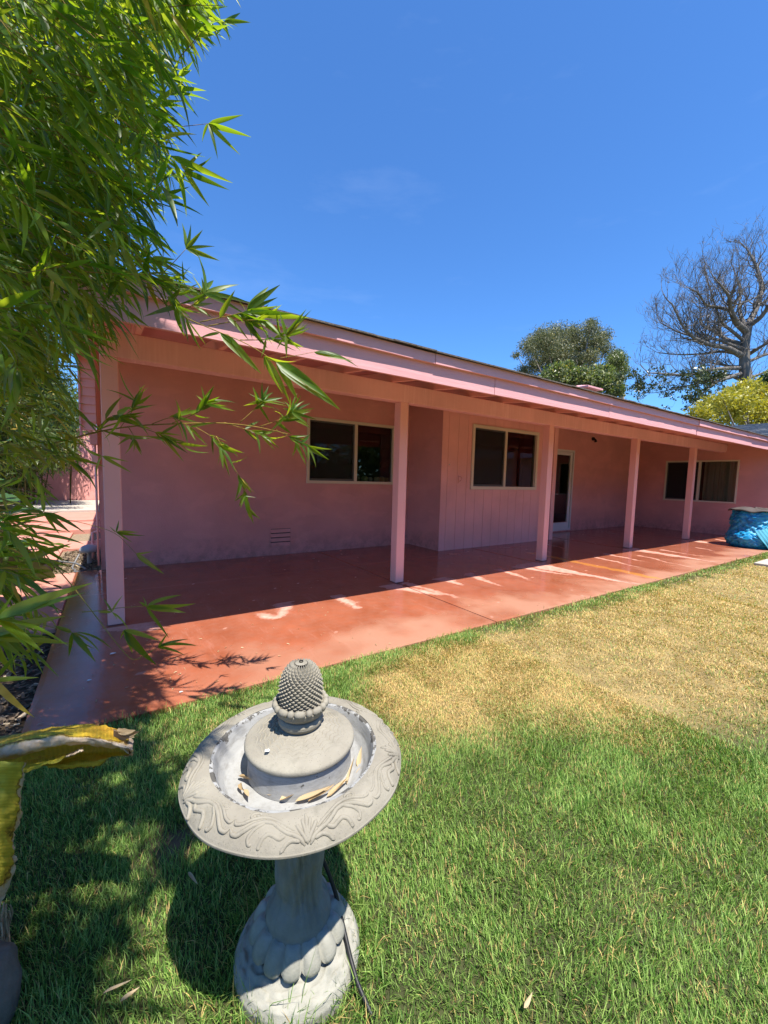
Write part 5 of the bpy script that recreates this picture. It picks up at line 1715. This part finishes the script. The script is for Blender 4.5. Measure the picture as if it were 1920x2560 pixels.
for (tip, w) in ((at(158, 1442, 3.7), .16), (at(70, 1490, 3.6), .30), (at(60, 1250, 3.6), .3), (at(10, 1175, 3.6), .34), (at(-20, 1420, 3.4), .3)):
    big_leaf(pl2, (-1.2, 4.1, 0.55), tip, w, 0.05, roll=rng.normal(0, .4))
MB().tube([(-1.25, 4.15, -0.07), (-1.2, 4.1, 0.6)], [0.05, 0.03], 8).build('stem', M['bark'], pl2)

# ------------------------------------------------------------------ generic leaf crowns
def cards(n, blobs, size, droop=0.0, aspect=0.45, shell=0.55):
    """leaf clusters through ellipsoids (centre, radii)"""
    vol = np.array([b[1][0] * b[1][1] * b[1][2] for b in blobs]) ** 0.75
    pick = rng.choice(len(blobs), n, p=vol / vol.sum())
    d = rng.normal(0, 1, (n, 3)); d /= np.linalg.norm(d, axis=1)[:, None]
    r = rng.uniform(shell, 1.05, n) ** 0.8
    C_ = np.array([b[0] for b in blobs])[pick]; S_ = np.array([b[1] for b in blobs])[pick]
    lump = 1 + 0.22 * np.sin(d[:, 0] * 7 + pick) * np.sin(d[:, 2] * 6 + pick * 2)
    P = C_ + d * S_ * (r * lump)[:, None]
    a = rng.normal(0, 1, (n, 3)); a[:, 2] -= droop; a /= np.linalg.norm(a, axis=1)[:, None]
    b = np.cross(a, rng.normal(0, 1, (n, 3))); b /= np.linalg.norm(b, axis=1)[:, None]
    L_ = size * rng.uniform(0.6, 1.3, n)[:, None]
    w = L_ * aspect
    V = np.stack([P, P + a * L_ * 0.5 + b * w * 0.5, P + a * L_, P + a * L_ * 0.5 - b * w * 0.5], 1)
    idx = np.arange(n)[:, None] * 4 + np.array([0, 1, 2, 3])
    rnd = np.repeat(np.clip(rng.random(n) * 0.55 + 0.4 * (vnoise(P[:, 0] + P[:, 1], P[:, 2], 1.0 / (size * 4), 3)), 0, 0.96), 4)
    return V.reshape(-1, 3), idx, rnd


def crown(root, n, blobs, size, mat, name='crown', **kw):
    V, F, r = cards(n, blobs, size, **kw)
    o = mk(name, V, F, mat, root, False, {'rnd': r})
    tag(o, kind='stuff')
    return o


def pxblob(bl, d, x0, y0, s, flat=0.9, dj=2.0):
    out = []
    for (x, y, r) in bl:
        dd = d + rng.normal(0, dj)
        out.append((at(x0 + x * s, y0 + y * s, dd), np.array([1, 1, flat]) * (r * s / FPX * dd)))
    return out


def limbs(root, base, targets, r0, mat, name='trunk', split=0.45):
    b = MB()
    base = np.array(base, float)
    c = np.mean([np.array(t) for t in targets], 0)
    fork = base * (1 - split) + c * split; fork[:2] = base[:2] * 0.8 + fork[:2] * 0.2
    b.tube([base, (base + fork) / 2 + rng.normal(0, .1, 3), fork], [r0, r0 * .8, r0 * .62], 10)
    for t in targets:
        t = np.array(t); m_ = (fork + t) / 2 + rng.normal(0, .25, 3)
        b.tube([fork, m_, t], [r0 * .5, r0 * .32, r0 * .08], 7)
    return b.build(name, mat, root, True)


def tree(label, name, base, blobs, n, size, mat, bark, r0, cat='tree', **kw):
    root = empty(name, base, label, cat)
    limbs(root, base, [b[0] for b in blobs], r0, bark)
    crown(root, n, blobs, size, mat, **kw)
    return root


Z0 = (1260, 770, 340 / 1659)
gb = lambda u, d: tuple(at(u, 1280, d)[:2]) + (-0.1,)
tree('tall olive grey eucalyptus with a feathery crown above the roof', 'eucalyptus_tree', gb(1420, 45),
     pxblob([(500, 420, 230), (660, 330, 170), (1050, 240, 130), (1200, 340, 125), (900, 430, 240), (310, 480, 140), (240, 770, 110), (400, 690, 170), (1060, 590, 130), (150, 570, 60), (700, 620, 220), (830, 300, 120), (1130, 420, 150), (1060, 170, 60), (950, 640, 180), (600, 560, 200), (1240, 500, 110), (480, 330, 110), (380, 400, 120)], 45, *Z0), 42000, 0.25, M['euc_leaf'], M['bark'], 0.35, droop=1.2, aspect=0.28, shell=0.15)
tree('smaller green eucalyptus with a rounded crown right of the tall one', 'eucalyptus_tree', gb(1545, 47),
     pxblob([(1370, 570, 95), (1400, 640, 115), (1320, 640, 90), (1440, 740, 90), (1370, 780, 130), (1330, 900, 120)], 47, *Z0), 13000, 0.26, M['tree_leaf'], M['bark_pale'], 0.3, droop=1.3, aspect=0.28, shell=0.15)
tree('leafy broad tree with pale green leaves in front of the eucalyptus', 'broadleaf_tree', gb(1450, 31),
     pxblob([(640, 770, 120), (760, 720, 90), (900, 840, 150), (1120, 820, 130), (1230, 780, 100), (1150, 930, 170), (1320, 900, 130), (1370, 1010, 110), (540, 830, 100), (700, 900, 170)], 31, *Z0, dj=1.0), 13000, 0.21, M['tree_leaf'], M['bark'], 0.25, shell=0.25, aspect=0.6)
Zb = (1560, 550, 360 / 1422)
tree('golden yellow leafy tree above the roof at the right edge', 'golden_tree', gb(1880, 19),
     pxblob([(720, 1900, 90), (850, 1830, 110), (980, 1780, 120), (1130, 1800, 150), (1290, 1750, 110), (1400, 1700, 110), (1000, 1930, 150), (1250, 1930, 180), (1450, 1900, 180), (1600, 1800, 200), (800, 1960, 100), (1180, 1660, 90), (1260, 1640, 90), (1080, 1690, 80)], 19, *Zb, dj=0.7), 13000, 0.145, M['gold_leaf'], M['bark'], 0.14, shell=0.3, aspect=0.45)
tree('green tree at the right edge behind the golden one', 'green_tree', gb(1915, 24),
     pxblob([(1400, 1620, 90), (1480, 1560, 110), (1600, 1600, 150), (1350, 1700, 80)], 24, *Zb, dj=0.6), 3500, 0.2, M['hedge_leaf'], M['bark'], 0.14, shell=0.3, aspect=0.5)
tree('sunlit green tree glimpsed through the bamboo behind the side yard', 'green_tree', (-4.0, 27, 0),
     [((-3.2, 27, 5.6), (1.6, 1.5, 1.3)), ((-4.8, 27, 5.0), (1.7, 1.5, 1.3)), ((-2.2, 27, 4.6), (1.2, 1.2, 1.1)), ((-6.2, 27, 6.0), (1.8, 1.5, 1.6))], 5000, 0.26, M['hedge_leaf'], M['bark'], 0.2, shell=0.3)

# bare dying magnolia
mag = empty('bare_tree', gb(1868, 28), 'large nearly bare grey tree with a few dark leaves on its low branches', 'tree')
wood = MB(); fine = MB(); leafy = []
DM = 28.0


def zb(x, y, d):
    x, y = 1195 + (x - 1195) * 0.93, 1750 + (y - 1750) * (0.93 if y < 1750 else 1)
    return at(1560 + x * 360 / 1422, 550 + y * 360 / 1422, d)


def smooth(P, k=5, it=2):
    P = np.array(P); t = np.linspace(0, len(P) - 1, (len(P) - 1) * k + 1)
    Q = np.stack([np.interp(t, range(len(P)), P[:, i]) for i in range(3)], 1)
    for _ in range(it): Q[1:-1] = (Q[:-2] + 2 * Q[1:-1] + Q[2:]) / 4
    return Q


def twiggy(p, d, L, r, depth):
    d = np.asarray(d, float); d /= np.linalg.norm(d)
    n = 4
    P = [np.asarray(p, float)]
    for i in range(n):
        d = d + rng.normal(0, 0.16, 3) + np.array([0, 0, 0.10]); d /= np.linalg.norm(d)
        P.append(P[-1] + d * L / n)
    (wood if r > 0.03 else fine).tube(P, np.linspace(r, r * 0.55, n + 1), 5 if r > 0.03 else 3, False)
    low = P[-1][2] < 8.6
    if low and rng.random() < 0.8: leafy.append(P[-1])
    if depth == 0: return
    k = int(rng.integers(2, 4))
    for i in range(k):
        q = P[int(rng.integers(1, n + 1))] if i else P[-1]
        dd = d + rng.normal(0, 0.5, 3) + np.array([0, 0, 0.12])
        twiggy(q, dd, L * rng.uniform(0.55, 0.82), max(0.008, r * 0.58), depth - 1)


LIMB = [  # picture path, radius at start, depth drift
    ([(1200, 2300), (1200, 1750), (1190, 1400), (1190, 1200), (1230, 1000)], .40, 0),
    ([(1180, 1430), (1050, 1425), (900, 1395), (800, 1380)], .13, 2),
    ([(1160, 1310), (1000, 1220), (800, 1190), (650, 1120), (540, 1010), (420, 760)], .20, -2),
    ([(1160, 1190), (1000, 1140), (850, 1040), (730, 980), (715, 800)], .16, 3),
    ([(1215, 1060), (1090, 950), (1040, 800), (1030, 680), (920, 540)], .22, -2.5),
    ([(1045, 830), (900, 790), (780, 780), (700, 640), (600, 590)], .12, -3),
    ([(1230, 1000), (1250, 930), (1330, 780), (1385, 560), (1290, 300), (1210, 170)], .24, 2),
    ([(1240, 1290), (1400, 1190), (1600, 1120)], .14, -2), ([(1230, 1370), (1420, 1295), (1700, 1250)], .12, 2),
    ([(1150, 1500), (900, 1580), (750, 1700), (600, 1850)], .14, -3), ([(1150, 1440), (850, 1450), (600, 1520), (300, 1500), (160, 1490)], .14, -2),
    ([(1240, 990), (1370, 900), (1500, 700), (1620, 400)], .18, -2), ([(1200, 1560), (1350, 1510), (1600, 1380)], .13, 1),
    ([(1180, 1580), (1000, 1500), (850, 1560), (550, 1640), (260, 1700)], .12, 2), ([(1200, 1000), (1130, 850), (1150, 600), (1060, 350)], .14, 1.5),
    ([(1180, 1150), (1060, 1050), (940, 960), (850, 700), (770, 400)], .12, -1), ([(1160, 1300), (950, 1260), (760, 1290), (500, 1300), (300, 1280)], .11, 1), ([(1150, 1240), (900, 1130), (700, 1120), (480, 1060), (300, 960)], .11, -1)]
for li, (path, r, dd) in enumerate(LIMB):
    P = [zb(x, y, DM + dd * i / max(1, len(path) - 1)) for i, (x, y) in enumerate(path)]
    Q = smooth(P)
    Rr = np.linspace(r, r * (0.6 if li == 0 else 0.22), len(Q))
    wood.tube(Q, Rr, 8, False)
    if li == 0: continue
    tot = len(Q)
    for s in range(int(tot * 1.25)):
        i = int(rng.integers(int(tot * 0.25), tot))
        j = min(i, tot - 2)
        d = Q[j + 1] - Q[j]; d = d / np.linalg.norm(d)
        side = rng.normal(0, 0.65, 3) + np.array([0, 0, 0.42])
        twiggy(Q[i], d * 0.5 + side, rng.uniform(0.6, 1.4), max(0.016, Rr[i] * 0.38), 3)
    twiggy(Q[-1], Q[-1] - Q[-2], 0.9, Rr[-1], 4)
wood.build('trunk', M['bark'], mag, True)
fine.build('twigs', M['bark'], mag)['kind'] = 'stuff'
lp = np.array(leafy)
pr = project(lp)
lz = (pr[:, 1] - 550) * 1422 / 360
keep = rng.random(len(lp)) < np.clip((lz - 950) / 650, 0.015, 0.9)
lp = lp[keep]
bl = [(p, np.array([.22, .22, .2])) for p in lp]
if len(bl) > 0:
    crown(mag, min(9 * len(bl), 6000), bl, 0.20, M['mag_leaf'], aspect=0.5, shell=0.1)

# bamboo thicket in the side yard
th = empty('bamboo', (-2.4, 17.2, 0), 'dense far bamboo thicket with thin canes before the pink side wall', 'bamboo')
for k in range(24):
    bx_, by_ = -2.45 + rng.normal(0, .5), 17.2 + rng.normal(0, .35)
    tpx = bx_ + rng.normal(0.1, .4); h_ = rng.uniform(3.2, 5.6)
    MB().tube(smooth([(bx_, by_, -0.05), ((bx_ + tpx) / 2, by_ - .1, h_ * .6), (tpx, by_ + rng.normal(0, .3), h_)]), np.linspace(0.020, 0.006, 11), 6).build('culm', M['cane_dark'], th, True)
bl = []
for (u, v, r) in ((30, 1010, 75), (95, 1040, 70), (150, 1040, 55), (175, 1080, 40), (120, 1110, 70), (50, 1110, 80), (10, 960, 80), (90, 960, 60), (150, 1000, 40), (180, 1040, 30), (60, 1170, 40), (140, 1160, 26), (-60, 1050, 120), (60, 905, 60), (0, 880, 70), (165, 1140, 25), (30, 820, 90), (110, 860, 60), (-40, 900, 120), (100, 1080, 70), (20, 1150, 60), (70, 1200, 40), (-20, 1210, 60), (120, 1130, 45), (40, 1060, 70), (-60, 1150, 80)):
    dd = 12.6 + rng.normal(0, .4)
    bl.append((at(u, v, dd), np.array([1, 1, 1]) * r / FPX * dd))
for (x_, y_, z_) in ((-1.5, 18.0, 4.3), (-2.6, 17.8, 5.0), (-3.8, 18.0, 4.6), (-5.0, 17.9, 5.0), (-2.0, 17.6, 3.7), (-3.2, 17.5, 3.9), (-1.2, 18.3, 3.5), (-2.4, 18.3, 3.3), (-3.6, 18.3, 3.2)):  # higher foliage added to cast shade on the side wall
    bl.append((np.array((x_, y_, z_)), np.array([0.75, 0.55, 0.7])))
crown(th, 52000, bl, 0.20, M['far_bamboo'], 'foliage', droop=0.9, aspect=0.16, shell=0.15)

# garden hedge and trees behind the viewer, seen in the window glass
hb = []
for i in range(26):
    x_ = -17 + i * 1.9
    hb.append(((x_, -13 + rng.normal(0, .6), rng.uniform(1.2, 2.2)), np.array([1.5, 1.2, rng.uniform(1.6, 2.6)])))
    if rng.random() < 0.8: hb.append(((x_, -14 + rng.normal(0, .8), rng.uniform(3.4, 5.2)), np.array([1.5, 1.2, 1.8])))
V, F, r = cards(52000, hb, 0.34, 0.3, 0.55, 0.3)
tag(mk('hedge', V, F, M['hedge_leaf'], None, False, {'rnd': r}), 'tall garden hedge mirrored in the window panes', 'hedge', kind='stuff')

# ------------------------------------------------------------------ blue bag, paver
bag = empty('garden_bag', (11.72, 2.86, 0), 'full crumpled blue plastic bag under a grey lid by the wing wall', 'bag')
prof = [(0.36, -0.01), (0.42, 0.05), (0.455, 0.16), (0.44, 0.27), (0.40, 0.36), (0.385, 0.46), (0.39, 0.58), (0.385, 0.70), (0.375, 0.76), (0.36, 0.80), (0.2, 0.80)]
rs, zs = dense(prof, 6)


def bag_fn(R, A, Z):
    n1 = fbm(np.cos(A) * 2.2 + Z * 3.0 + 5, np.sin(A) * 2.2 + Z * 6.0, 1.6, 61, 3)
    n2 = fbm(np.cos(A) * 4 + Z * 9 + 2, np.sin(A) * 4 - Z * 13, 1.5, 67, 3)
    n3 = fbm(np.cos(A) * 9 - Z * 16, np.sin(A) * 9 + Z * 22, 1.3, 69, 2)
    f = 0.10 * (n1 - 0.5) - 0.11 * np.abs(n2 - 0.5) + 0.03 * (n3 - 0.5)
    h = 0.012 * np.sin(Z * 60 + 9 * n2) * np.clip((Z - 0.35) / 0.1, 0, 1) * (Z < 0.74)
    asym = 0.07 * np.cos(A - 3.4) * np.exp(-((Z - 0.2) / 0.16) ** 2)
    return R * (1 + f * 1.1 / 0.45 * 0.9) + h + asym, Z + 0.012 * np.sin(7 * A) * (Z > 0.6)


V, F = polar_surface(rs, zs, 150, (11.72, 2.86), bag_fn)
mk('bag_body', V, F, M['plastic'], bag, True)
rs = np.array([0.39, 0.432, 0.437, 0.41, 0.32, 0.2, 0.05]); zs = np.array([0.80, 0.79, 0.805, 0.825, 0.84, 0.85, 0.853])
V, F = polar_surface(rs, zs, 90, (11.72, 2.86), lambda R, A, Z: (R * (1 + 0.05 * np.sin(3 * A + .5) + 0.03 * np.sin(7 * A)), Z + 0.016 * np.sin(4 * A + R * 9) + 0.01 * np.sin(9 * A)))
mk('lid', V, F, M['tarp_lid'], bag, True)
# a light strip folded over the front
u_ = np.linspace(-1, 1, 14); w_ = np.linspace(0, 1, 16)
V = []
for uu in u_:
    for ww in w_:
        a = -2.35 + 0.22 * uu + 0.55 * (ww - 0.5)
        z = 0.42 - 0.38 * ww + 0.05 * uu
        r = 0.425 + 0.065 * math.sin(ww * 2.6) + 0.006 * math.sin(uu * 14 + ww * 5) + 0.05
        V.append((11.72 + r * math.cos(a), 2.86 + r * math.sin(a), z))
mk('fold', V, grid_faces(14, 16), mat_paint('pale_blue_plastic', (0.12, 0.46, 0.62), .3, 40, .35), bag, True)
pv = MB().box(9.12, 9.85, 1.95, 2.17, -0.05, 0.022)
tag(bevel(pv.build('paving_stone', M['paver']), 0.012, 2), 'pale flat stepping stone set in the lawn near the blue bag', 'paving stone')

# scattered bits of leaf on the concrete
V, F, R_ = [], [], []
n0 = 0
for i in range(150):
    x_, y_ = rng.uniform(-0.35, 8.0) ** 1.0, rng.uniform(2.5, 4.6)
    if rng.random() < 0.5: x_ = rng.uniform(-0.38, 1.8)
    v_, f_ = leaf_shape(rng.uniform(0.008, 0.035), rng.uniform(0.004, 0.009), rng.uniform(-.3, .3), 0.5, rng.uniform(-1, 1), 5)
    a_ = rng.uniform(0, 6.28); B = basis((math.cos(a_), math.sin(a_), 0.02), rng.normal(0, .3))
    V.append(v_ @ B.T + np.array([x_, y_, 0.005])); F += [tuple(k + n0 for k in f) for f in f_]; R_.append(np.full(len(v_), rng.random() * .9)); n0 += len(v_)
tag(mk('leaf_litter', np.concatenate(V), F, M['dry_leaf'], None, True, {'rnd': np.concatenate(R_)}), 'tiny scraps of dry leaf scattered over the red concrete', 'leaf litter', kind='stuff')
